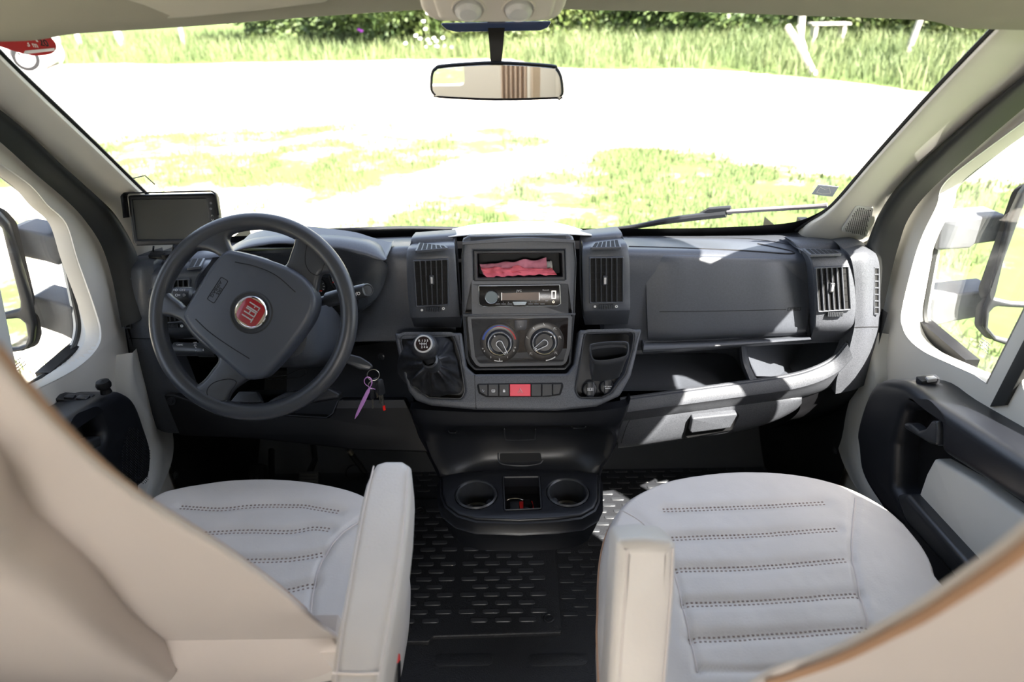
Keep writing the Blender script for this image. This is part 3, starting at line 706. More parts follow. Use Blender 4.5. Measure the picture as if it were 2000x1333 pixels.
# ---- upper body, driver half
cx = [250, 285, 330, 390, 470, 560, 650, 740, 800, 890]
rr = [row([(262, 500, 1.52), (290, 487, 1.60), (330, 474, 1.66)]) + [G(x, y, .012) for x, y in zip(cx[3:], (472, 474, 472, 468, 464, 462, 461))],
      row(zip(cx, (508, 494, 482, 480, 478, 476, 474, 472, 471, 470), (1.48, 1.53, 1.58, 1.61, 1.62, 1.62, 1.62, 1.62, 1.62, 1.62))),
      row(zip(cx, (516, 502, 493, 489, 486, 484, 482, 480, 478, 478), (1.45, 1.485, 1.51, 1.52, 1.52, 1.52, 1.52, 1.52, 1.52, 1.52))),
      row(zip(cx, (526, 515, 508, 502, 497, 494, 492, 489, 487, 487), (1.44, 1.455, 1.465, 1.475, 1.475, 1.475, 1.475, 1.475, 1.475, 1.475))),
      row(zip(cx, [535, 530, 525, 520, 520, 560, 600, 515, 520, 520], [1.437, 1.45, 1.455, 1.46, 1.50, 1.56, 1.56, 1.462, 1.455, 1.455])), row(zip(cx, [580] * 4 + [590, 640, 640] + [580] * 3, [1.437, 1.447, 1.447, 1.447, 1.50, 1.53, 1.52, 1.445, 1.44, 1.44])), row(zip(cx, [640] * 4 + [650, 660, 660] + [640] * 3, [1.435, 1.44, 1.44, 1.44, 1.45, 1.46, 1.45, 1.435, 1.43, 1.43])),
      row(zip(cx, (661, 662, 663, 664, 665, 666, 668, 668, 668, 668), [1.43] * 10)),
      [V((p.x, 1.50, p.z + .01)) for p in row(zip(cx, (663,) * 10, [1.45] * 10))],
      [V((p.x, 1.75, p.z + .02)) for p in row(zip(cx, (663,) * 10, [1.45] * 10))]]
mb = MB(); mb.sheet(rr, 3, 4); bvB = mb.bvh(); dB = mb.build('upper_body', DASH, D, fix=False)
# black void behind the knee area and under the shelf
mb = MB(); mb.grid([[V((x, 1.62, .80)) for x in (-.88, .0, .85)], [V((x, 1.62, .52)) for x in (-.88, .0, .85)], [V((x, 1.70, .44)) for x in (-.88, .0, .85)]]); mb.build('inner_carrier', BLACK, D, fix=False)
# ---- end panels
def endpanel(rws, mat, name, parent=D, back=(0, .05, 0)):
    mb = MB(); mb.sheet([[WY(*a), WY(*b), WY(*c)] for a, b, c in rws], 4, 4, back=back); o = mb.build(name, mat, parent, fix=False); return o, mb
oR, mR = endpanel([((1640, 482, 1.50), (1672, 476, 1.50), (1698, 484, 1.49)), ((1652, 490, 1.43), (1685, 484, 1.44), (1708, 492, 1.45)), ((1661, 503, 1.408), (1690, 498, 1.41), (1715, 506, 1.43)), ((1667, 527, 1.40), (1693, 525, 1.40), (1718, 524, 1.424)),
                   ((1671, 572, 1.395), (1695, 572, 1.395), (1719, 572, 1.42)), ((1670, 622, 1.39), (1695, 622, 1.39), (1719, 620, 1.415)), ((1668, 643, 1.388), (1694, 643, 1.388), (1718, 643, 1.412)), ((1656, 690, 1.38), (1686, 692, 1.38), (1711, 690, 1.405)),
                   ((1636, 735, 1.375), (1672, 728, 1.375), (1702, 722, 1.40)), ((1632, 770, 1.375), (1668, 762, 1.378), (1694, 750, 1.40))], DASHG, 'end_panel')
mb = MB(); b_ = mR.bvh(); mb.tube(seam(b_, [(1666, 640), (1690, 639), (1720, 639)]), .0012, 5); mb.build('panel_gap', SEAM, oR)
oL, mL = endpanel([((252, 500, 1.50), (280, 494, 1.52), (300, 490, 1.54)), ((248, 510, 1.45), (275, 505, 1.45), (298, 499, 1.47)), ((245, 522, 1.425), (272, 518, 1.42), (300, 512, 1.43)), ((245, 545, 1.42), (272, 545, 1.405), (300, 545, 1.41)),
                   ((245, 600, 1.415), (272, 600, 1.40), (302, 600, 1.40)), ((247, 645, 1.41), (274, 645, 1.395), (306, 645, 1.395)), ((250, 665, 1.408), (280, 665, 1.39), (318, 665, 1.39)), ((258, 705, 1.40), (296, 710, 1.38), (345, 712, 1.385)),
                   ((276, 765, 1.39), (315, 770, 1.37), (370, 775, 1.375)), ((306, 838, 1.37), (330, 846, 1.36), (395, 848, 1.365))], DASH, 'end_panel')
mb = MB(); b_ = mL.bvh(); mb.tube(seam(b_, [(247, 661), (280, 662), (310, 662)]), .0012, 5); mb.build('panel_gap', SEAM, oL)
def side_demister(bvh, x0, x1, y0, y1, n, par):
    c, nn = hit(bvh, (x0 + x1) / 2, (y0 + y1) / 2)
    F = Fr(c + V((0, -.004, .001)), (0, -1, .12), (1, 0, 0)); Q = [V(p) for p in F.L([(x0, y0), (x1, y0), (x1, y1), (x0, y1)])]
    def at(u_, v_): p = Q[0].lerp(Q[1], u_).lerp(Q[3].lerp(Q[2], u_), v_); return (p.x, p.y)
    hs = [[at(.14, (k + .10) / n), at(.86, (k + .10) / n), at(.86, (k + .90) / n), at(.14, (k + .90) / n)] for k in range(n)]
    mb = MB(); mb.plate(F, [at(-.1, -.02), at(1.1, -.02), at(1.1, 1.02), at(-.1, 1.02)], -.008, .003, .0008, hs); o = mb.build('side_demister', DASHG, D)
    mb = MB(); mb.plate(F, [at(0, 0), at(1, 0), at(1, 1), at(0, 1)], -.004, .0008); mb.build('duct', VOID, o)
side_demister(mR.bvh(), 1707, 1716, 523, 613, 7, oR); side_demister(mL.bvh(), 246, 256, 545, 640, 7, oL)
# ---- passenger airbag lid
tl, tr, bl_, br = V((1260, 489)), V((1560, 499)), V((1266, 669)), V((1574, 656))
rws = []
for s, Y in ((0, 1.50), (.03, 1.472), (.08, 1.458), (.25, 1.444), (.5, 1.43), (.75, 1.418), (.92, 1.412), (.975, 1.42), (1.0, 1.44)):
    a = tl.lerp(bl_, s); b = tr.lerp(br, s); r = []
    for k in range(7):
        t = k / 6; bulge = 14 * sin(pi * min(1, s * 1.05)) * t ** 6
        p = a.lerp(b, t); e = .012 if k in (0, 6) else 0
        r.append(WY(p.x + bulge, p.y, Y + e))
    rws.append(r)
mb = MB(); mb.sheet(rws, 4, 5, back=(0, .03, 0)); bvl = mb.bvh(); lid = mb.build('airbag_lid', DASH, D, fix=False)
mb = MB(); mb.tube(seam(bvl, [(1288, 609), (1400, 608), (1535, 605)]), .0009, 5); mb.build('tear_line', SEAM, lid)
c, nn = hit(bvl, 1551, 604); FA = Fr(c + nn * .0004, nn)
mb = MB(); mb.tube([FA.w(a, b, 0) for a, b in rnd([(-.016, -.0035), (.016, -.0035), (.016, .0035), (-.016, .0035)], .001)], .0005, 5, True); put_text(mb, FA, 'AIRBAG', 0, 0, .0065, 0, 0); mb.build('embossed_label', SEAM, lid)
# ledge under the lid
mb = MB(); mb.sheet([row([(1262, 670, 1.43), (1400, 665, 1.43), (1580, 657, 1.43)]), row([(1258, 674, 1.41), (1400, 670, 1.41), (1583, 660, 1.41)]), row([(1256, 688, 1.40), (1400, 679, 1.405), (1585, 665, 1.41)]), row([(1256, 692, 1.44), (1400, 683, 1.44), (1585, 668, 1.44)])], 4, 3, back=(0, .03, 0)); mb.build('lid_ledge', DASH, D, fix=False)
# ---- open shelf: lip following the right-hand sweep, tray floor, back wall, divider
lip = [(1212, 783), (1300, 771), (1380, 760), (1460, 749), (1540, 737), (1590, 723), (1630, 702), (1656, 672)]
def lrow(dy, Y, dx=0): return [WY(x + dx * (i / 7), y + dy, Y + (.0 if i < 6 else .01)) for i, (x, y) in enumerate(lip)]
mb = MB(); mb.sheet([lrow(14, 1.46), lrow(0, 1.405), lrow(-2, 1.39), lrow(1, 1.376), lrow(22, 1.362, 8), lrow(27, 1.366, 9), lrow(42, 1.385, 10), lrow(46, 1.42, 10)], 4, 3, back=(0, .01, 0)); lipo = mb.build('shelf_lip', DASHG, D, fix=False)
mb = MB()
fl = [[V((p.x, 1.58, .545)) for p in lrow(0, 1.4)], [V((p.x, 1.44, .535)) for p in lrow(0, 1.4)], [V((p.x, 1.395, .55)) for p in lrow(0, 1.4)]]
fl = [r[:-2] + [V((.72, r[0].y, r[0].z + .005)), V((.80, r[0].y, r[0].z + .07)), V((.835, r[0].y, r[0].z + .16))] for r in fl]
mb.sheet(fl, 3, 3); mb.build('shelf_floor', DASH, D, fix=False)
mb = MB(); mb.sheet([row([(1215, 640, 1.60), (1320, 640, 1.60), (1420, 640, 1.56), (1450, 640, 1.50)]), row([(1215, 700, 1.58), (1320, 700, 1.59), (1420, 700, 1.58), (1450, 700, 1.5)]), row([(1215, 745, 1.57), (1320, 745, 1.58), (1420, 745, 1.57), (1450, 745, 1.5)])], 4, 3); mb.build('shelf_back', DASH, D, fix=False)
mb = MB(); mb.sheet([row([(1457, 640, 1.45), (1560, 640, 1.55), (1640, 640, 1.60), (1690, 640, 1.5)]), row([(1460, 690, 1.45), (1560, 690, 1.55), (1640, 690, 1.60), (1690, 680, 1.5)]), row([(1474, 735, 1.42), (1560, 735, 1.52), (1640, 720, 1.58), (1690, 700, 1.5)])], 4, 3); mb.build('shelf_back', DASH, D, fix=False)
mb = MB(); mb.sheet([row([(1444, 668, 1.57), (1444, 668, 1.43), (1457, 666, 1.43), (1462, 666, 1.57)]), row([(1446, 705, 1.57), (1447, 705, 1.43), (1461, 705, 1.43), (1466, 705, 1.57)]), row([(1452, 730, 1.57), (1455, 730, 1.415), (1470, 728, 1.415), (1475, 728, 1.57)]), row([(1462, 750, 1.55), (1464, 752, 1.40), (1480, 750, 1.40), (1484, 750, 1.55)])], 3, 4); mb.build('shelf_divider', DASH, D, fix=False)
# ---- glove drawer and its surround
dr = [(1207, 818, 876), (1260, 812, 870), (1340, 800, 858), (1420, 789, 848), (1500, 780, 828), (1550, 776, 804), (1566, 775, 790)]
mb = MB(); mb.sheet([[WY(x, a, 1.40) for x, a, b in dr], [WY(x, a + 2, 1.384) for x, a, b in dr], [WY(x, a + (b - a) * .5, 1.382) for x, a, b in dr], [WY(x, b - 3, 1.392) for x, a, b in dr], [WY(x, b, 1.42) for x, a, b in dr]], 5, 4, back=(0, .03, 0)); bvd = mb.bvh(); gd = mb.build('glove_drawer', DASHG, D, fix=False)
hc, hn = hit(bvd, 1390, 827); FHd = Fr(hc, hn)
mb = MB(); mb.plate(FHd, rnd(FHd.L([(1344, 822), (1352, 812), (1440, 805), (1444, 812), (1430, 840), (1342, 856), (1338, 850)]), .005), -.004, .0012, .001); mb.build('handle_recess', SEAM, gd)
mb = MB(); mb.plate(FHd, rnd(FHd.L([(1352, 817), (1438, 808), (1440, 811), (1426, 836), (1350, 846), (1347, 842)], .012), .005), -.002, .014, .004, seg=3); mb.build('drawer_handle', DASHG, gd)
mb = MB(); mb.tube(seam(bvd, [(1213, 866), (1225, 830), (1236, 814)]), .0008, 5); mb.build('panel_gap', SEAM, gd)
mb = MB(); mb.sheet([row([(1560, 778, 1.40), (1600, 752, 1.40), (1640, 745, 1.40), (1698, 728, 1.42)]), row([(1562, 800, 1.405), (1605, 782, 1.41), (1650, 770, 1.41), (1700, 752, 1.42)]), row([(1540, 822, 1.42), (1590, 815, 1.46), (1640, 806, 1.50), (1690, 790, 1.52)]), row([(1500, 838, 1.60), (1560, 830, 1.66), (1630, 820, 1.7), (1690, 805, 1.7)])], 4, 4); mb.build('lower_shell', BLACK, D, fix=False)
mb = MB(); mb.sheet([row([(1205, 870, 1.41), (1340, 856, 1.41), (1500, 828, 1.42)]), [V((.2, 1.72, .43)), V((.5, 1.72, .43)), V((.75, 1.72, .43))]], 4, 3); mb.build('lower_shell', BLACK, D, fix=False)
# ---- vent pods
def vent(F, quad, n, tab, dial, marks, lab=None, pod=None):
    q = F.L(quad); 
    if area2(q) < 0: q = q[::-1]
    o_ = offs(q, -.0035)
    mb = MB(); mb.plate(F, rnd(o_, .004), -.002, .0045, .002, [rnd(q, .002)], seg=3); vo = mb.build('vent', pod[1], D)
    mb = MB(); mb.plate(F, q, -.002, .0006); mb.build('duct', VOID, vo)
    Q = [V(p) for p in F.L(quad, .004)]; mb = MB()
    for k in range(1, n):
        t = k / n; a = Q[0].lerp(Q[1], t); b = Q[3].lerp(Q[2], t); w_ = .0015
        mb.plate(F, [(a.x - w_, a.y), (b.x - w_, b.y), (b.x + w_, b.y), (a.x + w_, a.y)], .0012, .0058, .0008, seg=1)
    ms = MB()
    for k in range(1, 6):
        t = k / 6; a = Q[0].lerp(Q[3], t); b = Q[1].lerp(Q[2], t)
        ms.plate(F, [(a.x, a.y - .0007), (b.x, b.y - .0007), (b.x, b.y + .0007), (a.x, a.y + .0007)], .0006, .0011)
    ms.build('cross_slats', BLACK, vo); mb.build('slats', pod[2], vo)
    c = F.l(*tab, .010); mb = MB(); mb.plate(F, rnd([(c[0] - .0055, c[1] - .011), (c[0] + .0055, c[1] - .011), (c[0] + .0055, c[1] + .011), (c[0] - .0055, c[1] + .011)], .003), .003, .010, .002, seg=3); tb = mb.build('vent_tab', DARK, vo)
    mb = MB(); mb.plate(F, rnd([(c[0] - .0025, c[1] - .0075), (c[0] + .0025, c[1] - .0075), (c[0] + .0025, c[1] + .0075), (c[0] - .0025, c[1] + .0075)], .001), .010, .0115, .001); tag(mb.build('tab_inlay', SILVER, vo), 'silver inlay on the vent tab')
    (x0, y0), (x1, y1) = dial; d = F.L([(x0, y0), (x1, y0), (x1, y1), (x0, y1)]); xs = [p[0] for p in d]; ys = [p[1] for p in d]
    mb = MB(); m = 9; w_ = (max(xs) - min(xs)) / m
    for k in range(m): mb.box(F, min(xs) + k * w_ + .0003, min(xs) + (k + 1) * w_ - .0003, min(ys), max(ys), -.001, .0035 + .0015 * sin(pi * (k + .5) / m), .0005, seg=1)
    mb.build('vent_dial', SATIN, vo)
    if marks:
        mb = MB(); a = F.l(*marks[0]); mb.plate(F, circ(a, .0028, 16), -.001, .0008); mb.build('open_mark', WHITE, vo)
        mb = MB(); b = F.l(*marks[1]); mb.plate(F, circ(b, .0032, 20), -.001, .0008, 0, [circ(b, .0016, 12)]); mb.build('shut_mark', WHITE, vo)
    return vo
def grille(F, quad, n, mat, name='demister_grille'):
    q = F.L(quad)
    if area2(q) < 0: q = q[::-1]
    mb = MB(); mb.plate(F, rnd(offs(q, -.003), .003), -.004, .0015, .001); vo = mb.build(name, mat, D)
    mb = MB(); Q = [V(p) for p in F.L(quad)]
    for k in range(n):
        t0, t1 = (k + .12) / n, (k + .88) / n; tb = 1 - .0
        a, b, c_, d = Q[0].lerp(Q[1], t0), Q[0].lerp(Q[1], t1), Q[3].lerp(Q[2], t1), Q[3].lerp(Q[2], t0)
        mb.plate(F, [tuple(a), tuple(b), tuple(c_), tuple(d)], .0005, .0019)
    mb.build('duct_slots', VOID, vo)
def pod(rows_, mat, back=(0, .07, 0)):
    mb = MB(); mb.sheet([[WY(a, y0, Y + .014), WY(a + 2, (y0 * .95 + y1 * .05), Y + .003), WY((a + b) / 2, (y0 + y1) / 2, Y), WY(b - 2, (y0 * .05 + y1 * .95), Y + .003), WY(b, y1, Y + .014)] for a, b, y0, y1, Y in rows_], 3, 4, back=back)
    return mb.build('vent_pod', mat, D, fix=False), mb.bvh()
def podframe(bv, q, tilt_off=0.004):
    P = [hit(bv, *p)[0] for p in q]; n = (P[2] - P[0]).cross(P[3] - P[1]).normalized(); c = sum(P, V()) / len(P)
    if n.dot(c - CAM) > 0: n = -n
    return Fr(c + n * tilt_off, n)
pL = pod([(806, 884, 474, 468, 1.50), (799, 886, 484, 478, 1.43), (796, 887, 496, 492, 1.412), (796, 889, 520, 518, 1.402), (799, 893, 580, 578, 1.392), (803, 896, 616, 614, 1.387), (806, 898, 624, 622, 1.392), (811, 899, 640, 640, 1.43)], DASH)
pC = pod([(1140, 1212, 470, 462, 1.50), (1140, 1221, 482, 474, 1.43), (1139, 1225, 494, 488, 1.412), (1139, 1228, 520, 516, 1.402), (1140, 1229, 580, 578, 1.392), (1141, 1229, 604, 602, 1.387), (1142, 1228, 612, 610, 1.392), (1144, 1225, 635, 633, 1.43)], DASH)
pR = pod([(1552, 1648, 482, 486, 1.50), (1572, 1658, 493, 492, 1.44), (1583, 1664, 508, 503, 1.415), (1588, 1669, 530, 527, 1.402), (1592, 1672, 575, 572, 1.392), (1592, 1671, 622, 617, 1.387), (1590, 1664, 645, 640, 1.392), (1582, 1644, 665, 664, 1.43)], DASHG)
pO = pod([(300, 412, 512, 500, 1.50), (297, 408, 522, 512, 1.44), (296, 396, 535, 528, 1.41), (297, 384, 552, 548, 1.40), (299, 380, 590, 586, 1.392), (302, 378, 640, 634, 1.387), (306, 378, 655, 650, 1.395), (310, 377, 664, 662, 1.43)], DASH)
qv = [(810, 511), (873, 508), (874, 594), (815, 597)]; vent(podframe(pL[1], qv), qv, 6, (843, 548), ((830, 600), (860, 608)), ((824, 606), (866, 603)), pod=(0, DASH, SATIN))
qv = [(1153, 505), (1215, 504), (1215, 589), (1154, 590)]; vent(podframe(pC[1], qv), qv, 6, (1182, 549), ((1168, 595), (1198, 603)), ((1162, 599), (1204, 599)), pod=(0, DASH, SATIN))
qv = [(1594, 525), (1654, 522), (1659, 603), (1599, 607)]; vent(podframe(pR[1], qv), qv, 6, (1626, 563), ((1616, 610), (1645, 618)), None, pod=(0, DASHG, DASHG))
qv = [(308, 549), (368, 547), (370, 625), (315, 630)]; vent(podframe(pO[1], qv), qv, 6, (340, 588), ((326, 633), (349, 640)), ((320, 638), (355, 637)), pod=(0, DASH, SATIN))
def gf(bv, q, off=.005): return podframe(bv, q, off)
q = [(820, 476), (868, 482), (872, 485), (814, 490)]; grille(gf(pL[1], q), q, 6, DASH)
q = [(1162, 476), (1207, 470), (1211, 483), (1156, 484)]; grille(gf(pC[1], q), q, 6, DASH)
q = [(1571, 487), (1632, 491), (1640, 496), (1584, 498)]; grille(gf(pR[1], q), q, 6, DASHG)
q = [(376, 508), (398, 506), (390, 521), (368, 524)]; grille(gf(pO[1], q), q, 2, DASH)
# ---- centre stack bezel
FC_ = FrY(1015, 590, 1.385, 18)
ou = FC_.L([(905, 466), (901, 500), (903, 611), (909, 697), (914, 712), (926, 725), (1104, 724), (1116, 712), (1123, 617), (1127, 512), (1123, 472), (1114, 458), (916, 460)])
h1 = FC_.L([(925, 490), (1102, 489), (1104, 549), (926, 550)]); h2 = FC_.L([(926, 553), (1104, 552), (1105, 609), (927, 611)])
h3 = FC_.L([(918, 622), (1112, 620), (1109, 680), (1101, 709), (935, 712), (926, 698)])
mb = MB(); mb.plate(FC_, rnd(ou, [.01, 0, 0, 0, .01, .015, .015, .01, 0, 0, .01, .012, .01]), -.09, 0, .006, [h1, h2, rnd(h3, [.002, .002, .004, .012, .012, .004])], seg=4); bez = mb.build('centre_bezel', DASH, D)
mb = MB(); q = FC_.L([(906, 468), (902, 500), (904, 611), (910, 697), (916, 711), (928, 722), (1103, 721), (1114, 710), (1121, 617), (1125, 512), (1121, 472)]); mb.tube([FC_.w(a, b, .0004) for a, b in q], .0014, 6); mb.build('bezel_edge', SATIN, bez)
mb = MB(); mb.sheet([row([(906, 462, 1.50), (1015, 456, 1.50), (1116, 458, 1.50)]), row([(904, 470, 1.43), (1015, 462, 1.43), (1120, 466, 1.43)]), row([(903, 478, 1.42), (1015, 472, 1.42), (1122, 474, 1.42)])], 4, 3, back=(0, .02, -.01)); mb.build('clip_tray', DASH, D, fix=False)
FCT = FrY(1012, 468, 1.428, 30); mb = MB(); mb.plate(FCT, rnd(FCT.L([(918, 463), (1105, 460), (1107, 470), (920, 474)]), .002), -.002, .003, .001); mb.build('clip_flap', SATIN, D)
# storage tray insert
mb = MB(); i1 = FC_.L([(932, 496), (1097, 495), (1099, 541), (933, 543)])
mb.plate(FC_, FC_.L([(925, 490), (1102, 489), (1104, 549), (926, 550)]), -.02, .001, .002, [rnd(i1, .003)], seg=2); sto = mb.build('storage_tray', DARK, D)
mb = MB(); a_ = offs(i1 if area2(i1) > 0 else i1[::-1], -.001)
mb.rings([[FC_.w(x, y, 0) for x, y in rnd(a_, .003)], [FC_.w(x, y, -.11) for x, y in rnd(a_, .003)]], True, False, True); mb.build('tray_liner', BLACK, sto, fix=False)
mb = MB(); mb.plate(FC_, FC_.L([(904, 614), (1124, 612), (1124, 616), (904, 619)]), -.01, .002, .0015); mb.build('bezel_bar', DASH, D)
# ---- lower surround of the stack
F2 = FrY(1015, 715, 1.312, 33)
ou = F2.L([(770, 651), (777, 690), (788, 731), (798, 765), (812, 783), (842, 793), (927, 801), (1088, 803), (1165, 795), (1211, 774), (1233, 734), (1242, 697), (1254, 643), (1132, 645), (1122, 712), (1108, 730), (926, 731), (910, 716), (901, 650)])
g1 = F2.L([(780, 655), (885, 655), (898, 697), (908, 765), (901, 780), (838, 777), (804, 752)])
g2 = F2.L([(1143, 650), (1239, 648), (1235, 681), (1221, 731), (1193, 768), (1175, 777), (1130, 777), (1124, 761), (1135, 697)])
mb = MB(); mb.plate(F2, rnd(ou, [.004, 0, 0, 0, .01, .01, 0, 0, .01, .02, .01, 0, .004, .004, .01, .01, .01, .01, .004]), -.07, 0, .007, [rnd(g1, .012, 5), rnd(g2, .012, 5)], seg=4); sur = mb.build('lower_surround', DASHG, D)
mb = MB(); mb.plate(F2, offs(g1 if area2(g1) > 0 else g1[::-1], -.01), -.06, -.045); mb.build('gaiter_frame', DARK, sur)
mb = MB(); mb.plate(F2, offs(g2 if area2(g2) > 0 else g2[::-1], -.01), -.075, -.06); mb.build('pocket_floor', DARK, sur)
mb = MB(); mb.tube([F2.w(*F2.l(x, y), -.0005) for x, y in ((927, 733), (928, 765), (930, 800))], .0009, 5); mb.build('panel_gap', SEAM, sur)
for g in (g1, g2):
    mb = MB(); mb.tube([F2.w(a, b, -.001) for a, b in rnd(g, .012, 5)], .0016, 6, True); mb.build('opening_edge', SATIN, sur)
# switch row
swo = [(932, 751), (1098, 749), (1099, 755), (1094, 771), (1073, 774), (950, 775), (936, 768)]
mb = MB(); mb.plate(F2, rnd(offs(F2.L(swo)[::-1] if area2(F2.L(swo)) < 0 else F2.L(swo), -.0015), .006), -.003, .0008, .0005); mb.build('switch_frame', SEAM, sur)
xs = [934, 953, 974, 995, 1037, 1058, 1079, 1098]
for k in range(7):
    a, b = xs[k] + .8, xs[k + 1] - .8
    if k == 0: P = [(a, 752), (b, 751.5), (b, 774), (950, 773.5), (937, 766)]
    elif k == 6: P = [(a, 751), (b - 1, 750.5), (b - 1, 757), (1092, 770), (a, 772)]
    else: P = [(a, 751.5 - k * .2), (b, 751.3 - k * .2), (b, 774.5 if k < 5 else 773), (a, 774.5)]
    mb = MB(); mb.plate(F2, F2.L(P, .004), 0, .004, .0008, seg=1); sw = mb.build('switch', HAZ if k == 3 else DARK, sur)
    if k == 3: tag(sw, 'red hazard warning switch')
    if k < 4:
        c = F2.l((a + b) / 2, 764, .0045); mb = MB()
        if k == 3:
            for r_, t_ in ((.0062, .0009), (.0032, .0008)):
                tri = [(c[0] + r_ * cos(pi / 2 + j * 2 * pi / 3), c[1] - .0005 + r_ * sin(pi / 2 + j * 2 * pi / 3)) for j in range(3)]
                mb.tube([F2.w(*p, .0045) for p in tri], t_ * .6, 4, True)
        elif k == 2:
            mb.box(F2, c[0] - .0025, c[0] + .0025, c[1] - .003, c[1] + .001, .004, .0046); mb.tube([F2.w(c[0] + .0017 * cos(t), c[1] + .001 + .0025 * sin(t), .0044) for t in (0, .8, 1.57, 2.3, 3.14)], .0005, 4)
        elif k == 1:
            mb.tube([F2.w(*p, .0044) for p in rnd([(c[0] - .0035, c[1] - .0025), (c[0] + .0035, c[1] - .0025), (c[0] + .0035, c[1] + .0025), (c[0] - .0035, c[1] + .0025)], .001)], .0005, 4, True)
            for d_ in (-.002, 0, .002): mb.tube([F2.w(c[0] + d_, c[1] - .004, .0044), F2.w(c[0] + d_, c[1] + .001, .0044)], .0004, 4)
        else:
            mb.plate(F2, circ((c[0] - .001, c[1] + .002), .0014, 10), .004, .0046); mb.tube([F2.w(c[0] - .002, c[1] + .001, .0044), F2.w(c[0] + .002, c[1] - .003, .0044)], .0009, 4); mb.tube([F2.w(c[0] + .003, c[1] + .001, .0044), F2.w(c[0] - .002, c[1] - .003, .0044)], .0005, 4)
        mb.build('switch_symbol', GREYP if k == 0 else WHITE, sw)
# sockets in the right pocket
for (x, y, lab) in ((1152, 761, 'usb'), (1186, 757, '12V 180')):
    F = Fr(F2.p(x, y, -.032), F2.n); mb = MB(); mb.lathe(F, [(.0165, -.05), (.0165, 0), (.0150, .003), (.012, .004), (.0001, .004)], 28); so_ = mb.build('power_socket', DARK, D)
    mb = MB(); mb.plate(F, rnd([(-.0085, -.017), (.008, -.017), (.010, .017), (-.007, .017)], .003), .003, .0085, .002); mb.build('socket_flap', SATIN, so_)
    mb = MB()
    if '12' in lab: put_text(mb, F, '12V 180W', 0, .0015, .0042, 0, .0088); mb.box(F, -.006, .006, -.0035, -.0022, .0085, .0089)
    else:
        for a_, b_ in ((-.006, -.0035), (-.002, .002), (.0035, .006)): mb.tube([F.w(*p, .0088) for p in ((a_, -.003), (b_, -.003), (b_, .003), (a_, .003))], .0005, 4, True)
    mb.build('socket_print', WHITE, so_, fix=False)
# ---- lower console (apron, pocket and cup holder tray)
K = thing('centre_console', (0.01, 1.2, .35), 'black lower centre console with two cup holders under the dashboard stack', 'console')
ap = [[(800, 798, 1.315), (815, 800, 1.295), (930, 806, 1.285), (1015, 806, 1.283), (1120, 806, 1.285), (1215, 797, 1.295), (1232, 780, 1.315)],
      [(806, 822, 1.315), (822, 824, 1.29), (930, 830, 1.283), (1015, 830, 1.28), (1120, 829, 1.283), (1205, 822, 1.29), (1222, 812, 1.315)],
      [(812, 836, 1.315), (832, 838, 1.29), (930, 834, 1.29), (1015, 832, 1.29), (1120, 832, 1.29), (1192, 836, 1.29), (1212, 835, 1.315)],
      [(820, 860, 1.31), (840, 856, 1.288), (930, 846, 1.33), (1015, 842, 1.335), (1120, 842, 1.33), (1197, 854, 1.288), (1206, 862, 1.31)],
      [(838, 895, 1.30), (850, 890, 1.283), (930, 875, 1.33), (1015, 875, 1.335), (1120, 875, 1.33), (1186, 890, 1.283), (1190, 896, 1.30)],
      [(850, 920, 1.295), (862, 915, 1.28), (930, 905, 1.315), (1015, 902, 1.32), (1110, 902, 1.315), (1168, 915, 1.28), (1176, 920, 1.295)],
      [(862, 945, 1.29), (872, 942, 1.27), (930, 925, 1.29), (1015, 920, 1.295), (1100, 922, 1.29), (1158, 940, 1.27), (1168, 945, 1.29)]]
mb = MB(); mb.sheet([row(r) for r in ap], 4, 4, back=(0, .03, 0)); bvk = mb.bvh(); apo = mb.build('apron', CONSOLE, K, fix=False)
FK = Fr((0, 0, .40), (0, 0, 1))
to = FK.L([(862, 930), (900, 922), (1015, 916), (1130, 918), (1168, 926), (1168, 975), (1160, 992), (1135, 1006), (1090, 1012), (1015, 1016), (930, 1013), (895, 1003), (872, 985), (864, 965)])
c1 = FK.l(930, 966); c2 = FK.l(1109, 962); rc = (FK.l(971, 966)[0] - FK.l(889, 966)[0]) / 2
pit = FK.L([(983, 932), (1053, 931), (1057, 994), (986, 997)])
mb = MB(); mb.plate(FK, to, -.03, 0, .005, [circ(c1, rc, 40), circ(c2, rc, 40), rnd(pit, .004)], seg=3); tr_ = mb.build('tray_top', CONSOLE, K)
for c in (c1, c2):
    F = FK.sub(*c); mb = MB(); mb.lathe(F, [(rc, -.001), (rc - .003, .0025), (rc - .006, 0), (rc - .008, -.06), (rc - .012, -.064), (.0001, -.064)], 40); cu = mb.build('cup_well', SATIN, K)
    mb = MB(); s = 1 if c is c1 else -1; mb.lathe(F, [(.001, -.02), (.008, -.022), (.012, -.03), (.013, -.062)], 16, (s * (rc - .016), 0)); mb.build('cup_bump', SATIN, cu)
mb = MB(); P_ = offs(pit if area2(pit) > 0 else pit[::-1], -.001); mb.rings([[FK.w(x, y, 0) for x, y in rnd(P_, .004)], [FK.w(x, y, -.055) for x, y in rnd(P_, .004)]], True, False, True); mb.build('pit_liner', BLACK, K, fix=False)
mb = MB(); mb.tube([FK.w(x, y, .0004) for x, y in rnd(pit, .004)], .0016, 6, True); mb.build('pit_edge', SATIN, K)
to_ = to if area2(to) > 0 else to[::-1]
